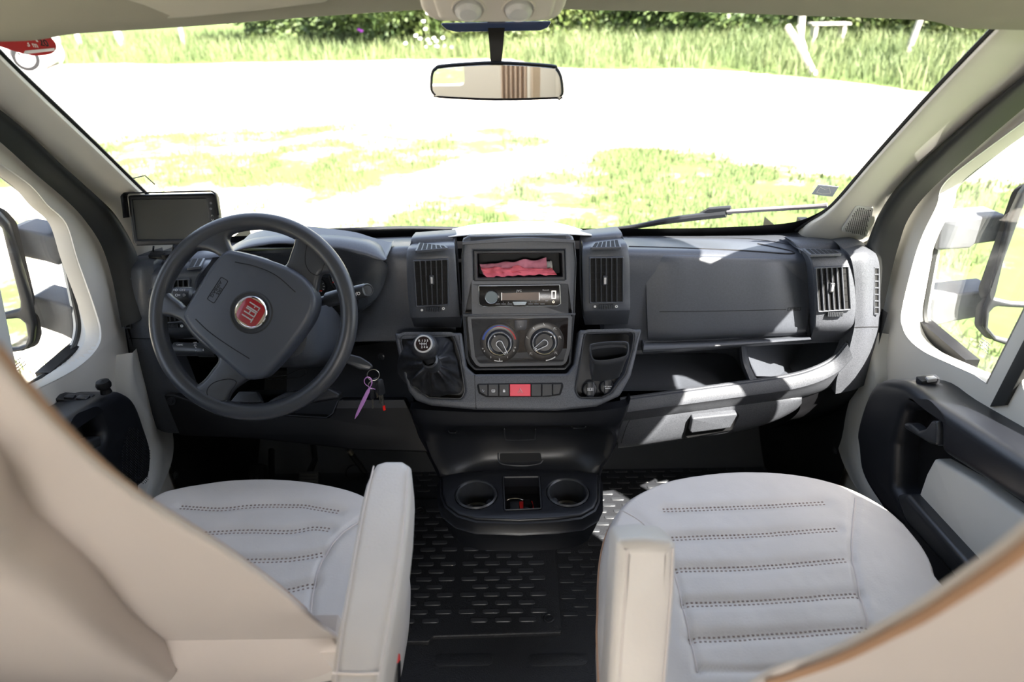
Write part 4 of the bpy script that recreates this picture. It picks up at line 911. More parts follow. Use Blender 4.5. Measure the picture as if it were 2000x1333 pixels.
mb = MB(); mb.rings([[FK.w(x, y, -.006) for x, y in offs(to_, -.001)], [FK.w(x, y, -.008) for x, y in offs(to_, -.005)], [FK.w(x, y, -.030) for x, y in offs(to_, -.009)], [FK.w(x, y, -.034) for x, y in offs(to_, -.013)], [FK.w(x, y, -.037) for x, y in offs(to_, -.011)], [FK.w(x, y, -.060) for x, y in offs(to_, -.005)], [FK.w(x, y * .98, -.085) for x, y in offs(to_, .014)], [FK.w(x, y, -.095) for x, y in offs(to_, .04)]], True, False, True); mb.build('tray_body', CONSOLE, K)
kb = Fr((0.01, 1.36, 0), (0, 0, 1)); mb = MB(); mb.rings([[V((x, y, z)) for x, y in ((.01 - w_, y0), (.01 + w_, y0), (.01 + w_ * .9, 1.78), (.01 - w_ * .9, 1.78))] for z, w_, y0 in ((.005, .10, 1.62), (.20, .11, 1.58), (.31, .13, 1.40), (.36, .13, 1.33), (.60, .20, 1.36))], True, True, True); mb.build('console_pedestal', BLACK, K)
# pocket details
def kp(pts, r, name, mat, off=.001):
    mb = MB(); mb.tube([h for h in seam(bvk, pts, n=5, off=off)], r, 6); mb.build(name, mat, K)
kp([(985, 838), (987, 855), (994, 860), (1040, 859), (1045, 853), (1046, 838)], .0014, 'slot_edge', SATIN)
kp([(973, 885), (974, 900), (984, 908), (1020, 911), (1052, 907), (1060, 899)], .0018, 'slot_edge', SATIN)
c, nn = hit(bvk, 1016, 893); Fp = Fr(c, nn); mb = MB(); mb.plate(Fp, rnd(Fp.L([(976, 886), (1056, 885), (1058, 899), (1048, 905), (985, 906), (976, 899)]), .006), -.002, .0012); mb.build('slot_shadow_gap', VOID, K)
for q in ((884, 844, 8), (1130, 835, 14)):
    kp([(q[0] - q[2], q[1] - 2), (q[0] - q[2] * .7, q[1] + 1), (q[0] + q[2] * .7, q[1] + 1), (q[0] + q[2], q[1] - 2)], .0012, 'clip_mark', SATIN)
# ---- knee panel, fixings
FKn = FrY(560, 815, 1.33, 22)
kn = FKn.L([(318, 770), (340, 771), (420, 800), (544, 812), (642, 816), (651, 807), (660, 784), (666, 781), (790, 781), (800, 800), (822, 850), (838, 885), (700, 880), (497, 858), (350, 851), (335, 815)])
mb = MB(); mb.plate(FKn, rnd(kn, .006), -.03, 0, .004, seg=3); kno = mb.build('knee_panel', BLACK, D)
mb = MB(); mb.plate(FKn, FKn.L([(662, 783), (789, 782), (796, 797), (657, 798)]), -.001, .0008); mb.build('ledge', DARK, kno)
mb = MB(); mb.tube([FKn.w(*FKn.l(x, y), .0005) for x, y in ((520, 809), (600, 814), (638, 816), (650, 808), (660, 784), (670, 782))], .0014, 6); mb.build('tray_edge', SATIN, kno)
for (x, y) in ((335, 784),):
    F = Fr(FKn.p(x, y, .001), FKn.n); mb = MB(); mb.lathe(F, [(.010, -.001), (.010, .002), (.008, .002), (.007, 0), (.004, 0), (.003, .003), (.0001, .003)], 20); mb.build('fixing_screw', DARK, kno)
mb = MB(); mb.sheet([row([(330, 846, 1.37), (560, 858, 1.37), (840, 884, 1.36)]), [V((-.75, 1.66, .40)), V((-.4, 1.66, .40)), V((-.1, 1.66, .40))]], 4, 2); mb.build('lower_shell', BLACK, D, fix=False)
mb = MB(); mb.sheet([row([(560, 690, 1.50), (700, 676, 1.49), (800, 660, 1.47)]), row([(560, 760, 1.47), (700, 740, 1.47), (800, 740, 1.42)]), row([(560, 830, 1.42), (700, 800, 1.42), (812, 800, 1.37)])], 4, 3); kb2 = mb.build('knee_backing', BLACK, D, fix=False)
q = hit(mb.bvh(), 745, 697)
F = Fr(q[0], q[1]); mb = MB(); mb.lathe(F, [(.009, -.001), (.009, .002), (.007, .003), (.006, .0005), (.0035, .001), (.003, .003), (.0001, .003)], 20); mb.build('fixing_screw', SATIN, kb2)
# ---- instrument binnacle
sil = [(446, 486), (475, 470), (508, 461), (559, 456), (644, 457), (712, 465), (743, 476), (756, 491), (757, 502)]
lw = [(452, 494), (475, 487), (508, 481), (559, 477), (661, 488), (703, 499), (730, 507), (748, 510), (755, 506)]
mb = MB(); mb.sheet([[WY(x, y - 1, 1.58) for x, y in sil], [WY(x, y, 1.52) for x, y in sil], [WY((x + a) / 2, (y * .8 + b * .2), 1.45) for (x, y), (a, b) in zip(sil, lw)], [WY((x * .3 + a * .7), (y * .3 + b * .7), 1.41) for (x, y), (a, b) in zip(sil, lw)], [WY(a, b, 1.405) for a, b in lw], [WY(a, b, 1.405) + V((0, .02, .002)) for a, b in lw], [WY(a, b, 1.405) + V((0, .12, .0)) for a, b in lw]], 5, 4); hood = mb.build('instrument_hood', DASH, D, fix=False)
FI = FrY(600, 545, 1.515, 24)
mb = MB(); mb.plate(FI, rnd(FI.L([(462, 480), (560, 468), (690, 480), (750, 503), (748, 540), (725, 585), (690, 610), (500, 610), (462, 560)]), .02), -.02, 0); cl = mb.build('instrument_cluster', BLACK, D)
mb = MB(); mb.sheet([[WY(x, y, 1.44) for x, y in ((745, 508), (757, 520), (752, 550), (735, 585), (705, 610))], [WY(x, y, 1.52) for x, y in ((738, 508), (744, 520), (740, 550), (722, 580), (690, 606))]], 5, 2); mb.build('cluster_side_wall', DASH, D, fix=False)
for (x, y, r, red) in ((681.5, 535, 37, 1), (540, 525, 37, 0)):
    c = FI.l(x, y); rad = FI.l(x + r, y)[0] - c[0]; F = FI.sub(*c)
    mb = MB(); mb.lathe(F, [(.0001, .001), (rad * .98, .001), (rad, .006), (rad * 1.06, .007), (rad * 1.09, .002)], 48); gg = mb.build('gauge', DARK, cl)
    mb = MB(); mb.lathe(F, [(rad * .95, .0014), (rad * .93, .0022), (rad * .91, .0014)], 64); mb.lathe(F, [(rad * .40, .0014), (rad * .385, .002), (rad * .37, .0014)], 40)
    for k in range(13):
        a = radians(215 - k * 250 / 12); r0 = .78 if k % 2 == 0 else .84
        mb.tube([F.w(rad * r0 * cos(a), rad * r0 * sin(a), .002), F.w(rad * .93 * cos(a), rad * .93 * sin(a), .002)], .0006, 4)
    if red:
        for t, (tx, ty) in {'3': (681.5, 509), '4': (697.5, 514.5), '5': (708, 529), '6': (707.5, 547), '2': (664, 513), '1': (655, 528)}.items():
            q = FI.l(tx, ty); put_text(mb, FI, t, q[0], q[1], .0115, 0, .0025)
        q = FI.l(684, 515); put_text(mb, FI, 'x1000', q[0], q[1], .004, 0, .0025)
    mb.build('gauge_print', WHITE, gg, fix=False)
    if red:
        a = FI.l(649, 553); b = FI.l(658, 549); mb = MB(); mb.tube([FI.w(*a, .004), FI.w(*b, .004)], .0011, 6); mb.build('gauge_needle', BRED, gg)
c = FI.l(622, 560); rad = .017; F = FI.sub(*c); mb = MB(); mb.lathe(F, [(.0001, .001), (rad, .001), (rad * 1.05, .004)], 32); sg = mb.build('fuel_gauge', DARK, cl)
mb = MB()
for k in range(5):
    a = radians(60 - k * 30); mb.tube([F.w(rad * .7 * cos(a), rad * .7 * sin(a), .002), F.w(rad * .92 * cos(a), rad * .92 * sin(a), .002)], .0006, 4)
mb.build('gauge_print', WHITE, sg); mb = MB(); a = FI.l(619, 569); b = FI.l(630, 568.5); mb.tube([FI.w(*a, .004), FI.w(*b, .004)], .0011, 6); mb.build('gauge_needle', BRED, sg)
mb = MB(); mb.plate(FI, rnd(FI.L([(585, 490), (612, 490), (628, 545), (628, 575), (588, 575)]), .004), 0, .003); mb.build('display', SCREEN, cl)
mb = MB(); q = FI.l(541, 501); mb.lathe(FI, [(.011, 0), (.011, .004), (.007, .005), (.0001, .003)], 24, q); mb.build('trip_button', DARK, cl)
# =================================================================== radio, climate panel
def px_circ(F, x, y, r, h=0.0):
    c = F.l(x, y, h); return c, abs(F.l(x + r, y, h)[0] - c[0])
RD = thing('car_radio', FC_.w(0, 0, 0), 'black single-slot car radio with round knob above the climate panel', 'car radio')
fo = FC_.L([(927, 553), (1103, 552), (1104, 608), (928, 610)])
mb = MB(); mb.plate(FC_, fo, -.05, -.004, .002, seg=2); mb.build('mounting_sleeve', BLACK, RD)
fa = FC_.L([(935, 559), (1093, 557), (1095, 594), (1088, 598), (943, 599), (936, 595)], .008)
mb = MB(); mb.plate(FC_, rnd(fa, .0015), -.005, .008, .002, seg=3); fp = mb.build('faceplate', GLOSS, RD)
mb = MB(); mb.tube([FC_.w(a, b, .0078) for a, b in rnd(fa, .0015)], .0006, 5, True); mb.build('chrome_edge', STEEL, RD)
c, r = px_circ(FC_, 960, 580, 13.2, .01); F = FC_.sub(*c)
mb = MB(); mb.lathe(F, [(r, .005), (r, .019), (r * .93, .0205), (r * .88, .0195)], 48); kb = mb.build('volume_knob', CHROME, RD)
mb = MB(); mb.lathe(F, [(.0001, .0195), (r * .89, .0195)], 48); mb.build('knob_face', M_('brushed_knob', (.035, .05, .058), .3, metal=.5), kb)
mb = MB(); mb.plate(FC_, FC_.L([(980, 573), (1053, 571), (1053, 586), (980, 587)], .008), .008, .0084); mb.build('display', M_('radio_display', (.10, .075, .065), .15), RD)
mb = MB()
for x in (979, 1052.5): mb.plate(FC_, FC_.L([(x, 572), (x + 1.5, 572), (x + 1.5, 587), (x, 587)], .008), .008, .0088)
mb.build('display_trim', SILVER, RD, smooth=False)
mb = MB(); q = FC_.l(1014, 568.5, .008); put_text(mb, FC_, 'JVC', q[0], q[1], .0062, 0, .0083, 1.2)
for (x, y, t, s) in ((1066, 567, 'Bluetooth', .0036), (1064, 576, 'hands free', .003), (1066, 580.5, 'MP3/WMA', .003), (1068, 588, 'AUX', .003), (973, 590, '+', .003), (983, 591, '1', .003), (993, 591, '2', .003), (1036, 590, '5', .003), (1047, 590, '6', .003)):
    q = FC_.l(x, y, .008); put_text(mb, FC_, t, q[0], q[1], s, 0, .0083)
mb.build('radio_print', M_('radio_grey_print', (.45, .45, .45), .5), RD, fix=False)
mb = MB(); mb.plate(FC_, rnd(FC_.L([(1001, 590), (1029, 590), (1026, 596), (1004, 596.5)], .009), .001), .008, .0105, .001); eb = mb.build('source_button', M_('button_grey', (.40, .45, .46), .4), RD)
mb = MB()
for x0 in (968, 979, 991, 1032, 1043, 1055):
    mb.plate(FC_, FC_.L([(x0, 593.5), (x0 + 9, 593.5), (x0 + 9, 594.5), (x0, 594.5)], .008), .008, .0088)
mb.build('button_marks', GREYP, RD, smooth=False)
mb = MB(); mb.plate(FC_, rnd(FC_.L([(1077, 568), (1086, 568), (1086, 584), (1077, 584)], .009), .001), .008, .0095, 0, [FC_.L([(1079, 570), (1084, 570), (1084, 582), (1079, 582)], .009)]); mb.build('usb_port', STEEL, RD)
c, r = px_circ(FC_, 1081, 590, 2.5, .009); mb = MB(); mb.lathe(FC_.sub(*c), [(r, .008), (r, .0098), (r * .5, .0098), (r * .5, .0085)], 20); mb.build('aux_socket', STEEL, RD)
CL = thing('climate_control_panel', FC_.w(0, -.08, 0), 'dark brown glossy climate panel with two round dials below the radio', 'control panel')
BRN = M_('brown_gloss', (.012, .007, .005), .10, coat=.6)
q = FC_.L([(919, 622), (1111, 620), (1108, 681), (1101, 707), (1097, 709), (940, 712), (934, 709), (927, 698)])
mb = MB(); mb.plate(FC_, rnd(q, .003), -.02, .0, .001); mb.build('panel', BRN, CL)
mb = MB(); mb.plate(FC_, rnd(FC_.L([(1005, 626), (1030, 625), (1029, 640), (1025, 645), (1009, 646), (1005, 641)], .003), .002), -.002, .003, .001); rb = mb.build('rear_window_button', M_('button_dark_grey', (.05, .05, .055), .35), CL)
mb = MB(); c, r = px_circ(FC_, 1017, 638, 1.3, .003); mb.plate(FC_, circ(c, r, 10), .003, .0034); mb.build('button_lamp', GREYP, rb)
def dial(x, y, rr, px_, py_, kind):
    c, r = px_circ(FC_, x, y, rr); F = FC_.sub(*c)
    mb = MB(); mb.lathe(F, [(r, -.001), (r, .0012), (r * .97, .0018), (r * .70, .0018)], 56); sc = mb.build('dial_scale', M_('dial_scale_' + kind, (.02, .017, .016), .3), CL)
    kr = r * .60
    mb = MB(); mb.lathe(F, [(r * .70, .001), (r * .68, .006), (kr * 1.05, .012), (kr, .0135), (kr * .86, .0125), (kr * .72, .009), (.0001, .0085)], 56); kn_ = mb.build('dial_knob', SATIN, CL)
    mb = MB(); mb.lathe(F, [(kr * 1.04, .0125), (kr * 1.0, .0145), (kr * .92, .0138)], 56); mb.build('knob_ring', CHROME, kn_)
    d = FC_.l(px_, py_); a = atan2(d[1] - c[1], d[0] - c[0]); G_ = F.sub(0, 0, .009, a)
    tear = [(-kr * .28 * cos(t) - 0, kr * .28 * sin(t)) for t in [-1.4 + 2.8 * k / 12 for k in range(13)]] + [(kr * 1.0, kr * .12), (kr * 1.0, -kr * .12)]
    mb = MB(); mb.plate(G_, tear, 0, .009, .001, seg=2); pt = mb.build('pointer', DARK, kn_)
    mb = MB(); mb.tube([G_.w(*p, .0088) for p in tear], kr * .035, 5, True); mb.box(G_, kr * .78, kr * .92, -kr * .05, kr * .05, .0085, .0095); mb.build('pointer_outline', WHITE, pt)
    dd = F.l(0, 0)
    mb = MB(); a2 = a + pi + (.0 if kind == 'left' else .15); mb.plate(F, circ((kr * .76 * cos(a2), kr * .76 * sin(a2)), kr * .06, 10), .011, .0125); mb.build('knob_dot', WHITE, kn_)
    return F, r, sc
FLd, rl, scl = dial(976, 670, 38.4, 988, 688, 'left')
FRd, rr_, scr = dial(1062.6, 668, 38.8, 1043, 681, 'right')
def arc(F, r0, r1, a0, a1, mat, name, par, taper=False):
    P = []; n = 20
    for k in range(n + 1):
        a = radians(a0 + (a1 - a0) * k / n); P.append((r1 * cos(a), r1 * sin(a)))
    for k in range(n + 1):
        a = radians(a1 + (a0 - a1) * k / n); w_ = (1 - k / n) if taper else 1; ri = r1 - (r1 - r0) * (.15 + .85 * abs(w_ if taper else 1)); P.append((ri * cos(a), ri * sin(a)))
    mb = MB(); mb.plate(F, P, .0015, .0022); mb.build(name, mat, par, smooth=False)
arc(FLd, rl * .80, rl * .91, 60, 168, BLUE, 'cold_arc', scl, True); arc(FLd, rl * .78, rl * .86, 115, 12, DRED, 'warm_arc', scl, True)
mb = MB()
for t, x, y in (('0', 1003.5, 685), ('1', 991.5, 698), ('2', 975.5, 702.5), ('3', 958.5, 698), ('4', 946, 686)):
    q = FC_.l(x, y); put_text(mb, FC_, t, q[0], q[1], .0062, 0, .0020)
for x, y in ((1006, 679), (943, 681)):
    q = FC_.l(x, y)
    for k in range(3):
        a = k * pi / 3; mb.tube([FC_.w(q[0] - .0022 * cos(a), q[1] - .0022 * sin(a), .0022), FC_.w(q[0] + .0022 * cos(a), q[1] + .0022 * sin(a), .0022)], .0003, 4)
mb.build('fan_numbers', WHITE, scl, fix=False)
mb = MB()
for k, (x, y) in enumerate(((1029.5, 660), (1042, 642), (1062, 634), (1084, 642.5), (1093.5, 659), (1037, 691.5), (1086, 690))):
    q = FC_.l(x, y); s = .0026
    mb.tube([FC_.w(q[0] - s * .4, q[1] + s, .0022), FC_.w(q[0] - s * .2, q[1], .0022), FC_.w(q[0] + s * .8, q[1] - s * .2, .0022), FC_.w(q[0] + s, q[1] - s, .0022)], .00045, 4)
    mb.plate(FC_, circ((q[0] - s * .3, q[1] + s * 1.1), .0007, 8), .002, .0026)
    if k > 2: mb.tube([FC_.w(q[0] - s, q[1] - s * .9, .0022), FC_.w(q[0] - s * 1.2, q[1] + s, .0022), FC_.w(q[0] + s * 1.1, q[1] + s * .9, .0022)], .00035, 4)
mb.build('airflow_symbols', WHITE, scr, fix=False)
arc(FLd, rl * .93, rl * .97, 252, 278, WHITE, 'scale_mark', scl); arc(FRd, rr_ * .93, rr_ * .98, 275, 306, WHITE, 'scale_mark', scr)
# =================================================================== papers in the tray and on the dashboard
def crumple(F, ou_, h, amp, mat, name, lab, seed, parent=None, nx=26, ny=12):
    # ou_: four corners px (tl, tr, br, bl)
    Q = [V(p) for p in F.L(ou_, h)]; R = []
    for j in range(ny + 1):
        r = []
        for i in range(nx + 1):
            s, t = i / nx, j / ny; a = Q[0].lerp(Q[1], s); b = Q[3].lerp(Q[2], s); p = a.lerp(b, t)
            n1 = noise.noise(V((s * 5, t * 2.5, seed))); n2 = noise.noise(V((s * 14, t * 5, seed + 3)))
            edge = amp * (.6 * n1 + .35 * n2); yy = p.y + (amp * 1.1 * n1 if j in (0,) else 0) + (amp * .9 * noise.noise(V((s * 7, 0, seed + 9))) * t)
            r.append(F.w(p.x, yy, h + edge + .012 * t))
        R.append(r)
    mb = MB(); mb.grid(R, back=-F.n * .0008); return tag(mb.build(name, mat, parent, ang=60), lab, 'paper' if not parent else None)
crumple(FC_, [(937, 517), (1067, 505), (1069, 532), (944, 536)], -.035, .007, PINK, 'folded_paper', 'folded pink paper lying in the open storage tray above the radio', 2.2)
crumple(FC_, [(938, 522), (1078, 524), (1087, 536), (948, 539)], -.022, .012, PINKR, 'crumpled_paper', 'crumpled red edged paper in front of the folded pink paper', 7.1)
crumple(FC_, [(1060, 510), (1078, 511), (1080, 534), (1062, 534)], -.06, .004, PAPER, 'note_paper', 'small pale note standing at the right end of the tray', 4.1, nx=8, ny=5)
wp = [[(884, 447, 1.70), (930, 438, 1.70), (1000, 433, 1.70), (1060, 433, 1.70), (1100, 438, 1.70), (1135, 448, 1.70)],
      [(880, 452, 1.62), (930, 441, 1.62), (1000, 436, 1.62), (1060, 436, 1.62), (1105, 442, 1.62), (1145, 453, 1.62)],
      [(877, 456, 1.54), (930, 450, 1.55), (1000, 447, 1.55), (1060, 447, 1.55), (1110, 450, 1.54), (1152, 456, 1.53)],
      [(875, 462, 1.49), (925, 458, 1.475), (1000, 456, 1.47), (1060, 455, 1.47), (1115, 457, 1.475), (1156, 459, 1.49)]]
mb = MB(); mb.sheet([row(r) for r in wp], 5, 5, back=(0, 0, -.002)); tag(mb.build('paper_sheet', PAPER, fix=False), 'white sheet of paper draped over the top middle of the dashboard', 'paper')
bp = [[(1150, 470, 1.46), (1185, 464, 1.46), (1213, 464, 1.46)], [(1152, 464, 1.52), (1180, 458, 1.53), (1210, 460, 1.52)]]
# =================================================================== gear lever
GL = thing('gear_lever', F2.w(-.17, 0, 0), 'gear lever with round black knob and leather gaiter left of the climate panel', 'gear lever')
kc = WY(829, 676, 1.215); ax = V((-.02, -.72, .69)).normalized(); FG_ = Fr(kc, ax)
mb = MB(); mb.lathe(FG_, [(.0001, .016), (.018, .015), (.0235, .0105), (.0265, 0), (.0262, -.018), (.022, -.036), (.0165, -.048), (.016, -.055)], 40); kn_ = mb.build('knob', SATIN, GL)
mb = MB(); mb.lathe(FG_, [(.0148, .0150), (.0155, .0175), (.0180, .0172), (.0188, .0145)], 40); mb.build('badge_ring', M_('badge_silver', (.6, .6, .6), .3, metal=.3), kn_)
mb = MB(); mb.lathe(FG_, [(.0001, .0166), (.0152, .0164)], 40); mb.build('badge', M_('badge_brown', (.02, .012, .012), .2), kn_)
mb = MB()
for i, t in enumerate('R135'): put_text(mb, FG_, t, -.0082 + i * .0054 + (0.0006 if i else 0), .0062, .0062, 0, .0168)
for i, t in enumerate('246'): put_text(mb, FG_, t, -.0026 + i * .0052, -.0072, .0062, 0, .0168)
for i in range(4): mb.tube([FG_.w(-.0072 + i * .0045, .0032 if i else .0022, .0170), FG_.w(-.0072 + i * .0045, -.0040 if i else -.0003, .0170)], .00045, 4)
mb.tube([FG_.w(-.0072, -.0003, .0170), FG_.w(.0063, -.0003, .0170)], .00045, 4)
mb.build('shift_pattern', WHITE, kn_, fix=False)
cb0 = WY(842, 708, 1.235); mb = MB(); Fc = Fr(cb0, V((-.12, -.62, .76)).normalized())
mb.tube([kc - ax * .04, kc - ax * .058, Fc.w(0, 0, -.012)], [.0165, .016, .0165], 24); mb.lathe(Fc, [(.014, .016), (.0175, .012), (.0185, -.002), (.017, -.012), (.0185, -.015), (.0175, -.02)], 32); mb.build('collar', SATIN, GL)
base = [(776, 722), (786, 742), (804, 757), (826, 772), (846, 778), (872, 772), (898, 768), (903, 750), (897, 715), (889, 690), (884, 668), (872, 657), (845, 655), (815, 655), (790, 657), (783, 680)]
bl3 = spl([V(F2.l(x, y, -.012)) for x, y in base], 8, True); N_ = len(bl3); R = []
cc = Fc.O; cl_ = V(((cc - F2.O).dot(F2.ex), (cc - F2.O).dot(F2.ey))); ch = (cc - F2.O).dot(F2.n)
for j in range(15):
    t = j / 14; r = []
    for i, b in enumerate(bl3):
        d = V((b.x, b.y)) - cl_; th = atan2(d.y, d.x); rb_ = d.length; r0 = .0165
        rad = r0 + (rb_ - r0) * (t ** .9)
        fold = noise.noise(V((cos(th) * 2.2, sin(th) * 2.2, t * 1.1 + 5))) * .030 + noise.noise(V((cos(th) * 4.5, sin(th) * 4.5, t * .8))) * .016
        env = sin(pi * min(1, t * 1.02)) ** .8 * (1 if t < 1 else 0)
        hh = (ch - .008) * (1 - t) ** 1.5 + (-.012) * (1 - (1 - t) ** 1.5) + .018 * env + fold * env
        rad += fold * .5 * env
        r.append(F2.w(cl_.x + rad * cos(th), cl_.y + rad * sin(th), hh))
    R.append(r)
mb = MB(); mb.rings(R, True); mb.build('leather_gaiter', M_('black_leather', (.022, .023, .026), .38, bump=.3, scale=300, dist=.0006), GL, ang=70, fix=False)
# =================================================================== ash cup in the pocket
AC = thing('ash_cup', F2.w(.15, 0, -.03), 'dark rounded storage cup standing in the pocket right of the climate panel', 'cup')
rim = [(1151, 677), (1158, 672), (1190, 668), (1222, 668), (1229, 675), (1228, 690), (1221, 698), (1190, 705), (1162, 706), (1154, 697)]
P0 = [WY(x, y, 1.225 + (700 - y) * .0009) for x, y in rim]; P0 = spl(P0, 4, True)
cen = sum(P0, V()) / len(P0); dn = V((.0, .035, -.075))
def sc_(k, o): return [cen + (p - cen) * k + o for p in P0]
mb = MB(); mb.rings([sc_(.86, dn * .8), sc_(.90, V((0, 0, -.004))), sc_(.93, V((0, 0, .0015))), sc_(.99, V((0, 0, .001))), sc_(1.0, V((0, 0, -.005))), sc_(.92, V((0, 0, -.012))), sc_(.80, dn)], True, True, True); mb.build('cup_body', SATIN, AC)
# =================================================================== monitor
FM = FrY(338, 430, 1.40, 12, 8)
MN = thing('reversing_monitor', FM.w(0, -.06, 0), 'small dark flat screen monitor on a stand at the left end of the dashboard', 'monitor')
q = FM.L([(249, 382), (416, 378), (423, 386), (434, 470), (428, 476), (266, 481), (259, 475)])
mb = MB(); mb.plate(FM, rnd(q, .006), -.02, 0, .004, [rnd(FM.L([(257, 391), (402, 389), (411, 467), (266, 469)]), .002)], seg=3); mb.build('housing', DARK, MN)
mb = MB(); mb.plate(FM, FM.L([(256, 390), (403, 388), (412, 468), (265, 470)]), -.012, -.006); mb.build('screen', SCREEN, MN, smooth=False)
mb = MB(); hq = FM.L([(252, 425), (247, 384), (253, 379), (415, 375), (423, 380), (428, 420)]); P = [V(p) for p in rnd(hq, [0, .006, .006, .006, .006, 0])]
mb.rings([[FM.w(p.x, p.y, -.004) for p in P], [FM.w(p.x * 1.02, p.y * 1.03 + .001, .022) for p in P]], False); so2 = mb.build('sun_hood', BLACK, MN, fix=False); md = so2.modifiers.new('t', 'SOLIDIFY'); md.thickness = .0018
mb = MB()
for (x, y, up) in ((414.5, 421, 1), (415.5, 430, -1)):
    c = FM.l(x, y); s = .0016 * up; mb.tube([FM.w(c[0] - .002, c[1] - s, .0008), FM.w(c[0], c[1] + s, .0008), FM.w(c[0] + .002, c[1] - s, .0008)], .0005, 4)
mb.build('button_arrows', WHITE, MN)
mb = MB()
for y in (397, 408): c = FM.l(412, y); mb.plate(FM, circ(c, .0026, 16), -.001, .0008)
mb.build('buttons', GREYP, MN)
b0 = WY(345, 480, 1.42); b1 = WY(342, 497, 1.44); mb = MB(); mb.tube([b0, b1], .008, 10); mb.tube([WY(300, 482, 1.42), WY(299, 491, 1.43)], .0022, 6)
mb.plate(Fr(WY(315, 497, 1.45), (0, -.12, 1)), rnd([(-.028, -.006), (.036, -.022), (.045, .012), (-.03, .02)], .004), -.006, 0, .001); mb.lathe(Fr(WY(324, 499, 1.44), (0, -.1, 1)), [(.009, -.006), (.009, .004), (.0001, .006)], 14); mb.build('stand', BLACK, MN)
# =================================================================== steering column and wheel
T = radians(30); nW = V((0, -cos(T), sin(T))); OW = WY(494, 619, 1.147); FWh = Fr(OW, nW)
rp = FWh.L([(289, 625), (699, 612), (478, 418), (515, 820), (345, 480), (640, 478), (350, 765), (648, 752)])
cw = V((sum(p[0] for p in rp) / 8, sum(p[1] for p in rp) / 8)); FWh = Fr(FWh.w(*cw), nW); RW = .195; rt_ = .0160
ST = thing('steering_shroud', FWh.w(0, 0, -.3), 'dark grey steering shroud with stalks behind the wheel', 'steering shroud')
def sect(h, a, b, dy=0.0, e=4.0):
    return [FWh.w(a * abs(cos(t)) ** (2 / e) * (1 if cos(t) >= 0 else -1), dy + b * abs(sin(t)) ** (2 / e) * (1 if sin(t) >= 0 else -1), h) for t in [2 * pi * k / 36 for k in range(36)]]
mb = MB(); mb.rings([sect(-.035, .055, .055), sect(-.040, .088, .070, -.012), sect(-.06, .098, .078, -.016), sect(-.12, .100, .080, -.018), sect(-.22, .095, .075, -.02), sect(-.33, .085, .07, -.03)], True, True, True); sh = mb.build('shroud', DASH, ST)
mb = MB(); mb.lathe(FWh, [(.05, -.06), (.05, .0), (.0001, .0)], 32); mb.build('wheel_boss', DARK, ST)
# slot line on the lower shroud
FSl = Fr(WY(575, 735, 1.165), (0, -.93, .37))
mb = MB(); q = FSl.L([(520, 738), (560, 733), (588, 721), (597, 722), (598, 730), (588, 737), (545, 742), (520, 742)]); mb.tube([FSl.w(a, b, 0) for a, b in rnd(q, .004)], .0010, 5, True); mb.build('slot_line', SEAM, sh)
def stalk(a, b, r0, r1, name, endm, tip=True):
    P = [a, a.lerp(b, .35), a.lerp(b, .38), a.lerp(b, .62), a.lerp(b, .64), a.lerp(b, .97), b]
    mb = MB(); mb.tube(P, [r0 * .8, r0, r1 * 1.12, r1 * 1.12, r1, r1, r1 * .92], 20); return mb.build(name, endm, ST)
s1 = stalk(WY(425, 580, 1.24), WY(295, 578, 1.235), .011, .0165, 'light_stalk', SATIN)
s2 = stalk(WY(470, 685, 1.22), WY(339, 682, 1.20), .010, .0135, 'cruise_stalk', SATIN)
s3 = stalk(WY(600, 596, 1.235), WY(716, 567, 1.185), .010, .0135, 'wiper_stalk', SATIN)
d3 = (WY(716, 567, 1.185) - WY(600, 596, 1.235)).normalized()
Ft = Fr(WY(717, 567, 1.184), (d3 + V((0, -.9, .25))).normalized()); mb = MB(); mb.lathe(Ft, [(.0001, .0025), (.009, .002), (.010, .003), (.0115, .003), (.0125, 0), (.0125, -.01)], 28); mb.build('stalk_button', DARK, s3)
def stprint(par, items, Y, nrm=(0, -.85, .5), mt=WHITE):
    mb = MB()
    for (x, y, t, s) in items:
        F = Fr(WY(x, y, Y), nrm); put_text(mb, F, t, 0, 0, s, 0, 0)
    mb.build('stalk_print', mt, par, fix=False)
stprint(s1, [(350, 567, '=O  OFF', .0065), (352, 577, 'O=  D', .0075)], 1.212)
stprint(s2, [(351, 674, 'CANC', .0045), (351, 679, 'RES', .0045), (381, 675, 'O', .006), (380, 683, 'C', .011), (397, 684, '6', .006), (381, 670, 'OFF', .004)], 1.196)
stprint(s3, [(699, 574, '(O', .008)], 1.172)
# lock lever plate under the column
Fl = FrY(485, 772, 1.20, 40); mb = MB(); mb.plate(Fl, rnd(Fl.L([(446, 788), (466, 765), (500, 765), (511, 786)]), .004), -.02, 0, .003, seg=3); mb.build('lock_lever', SATIN, ST)
Fl = FrY(585, 775, 1.28, 30); mb = MB(); mb.plate(Fl, rnd(Fl.L([(510, 790), (560, 765), (640, 758), (664, 770), (660, 780), (600, 790)]), .008), -.03, 0, .006, seg=3); mb.build('under_cover', DARK, ST)
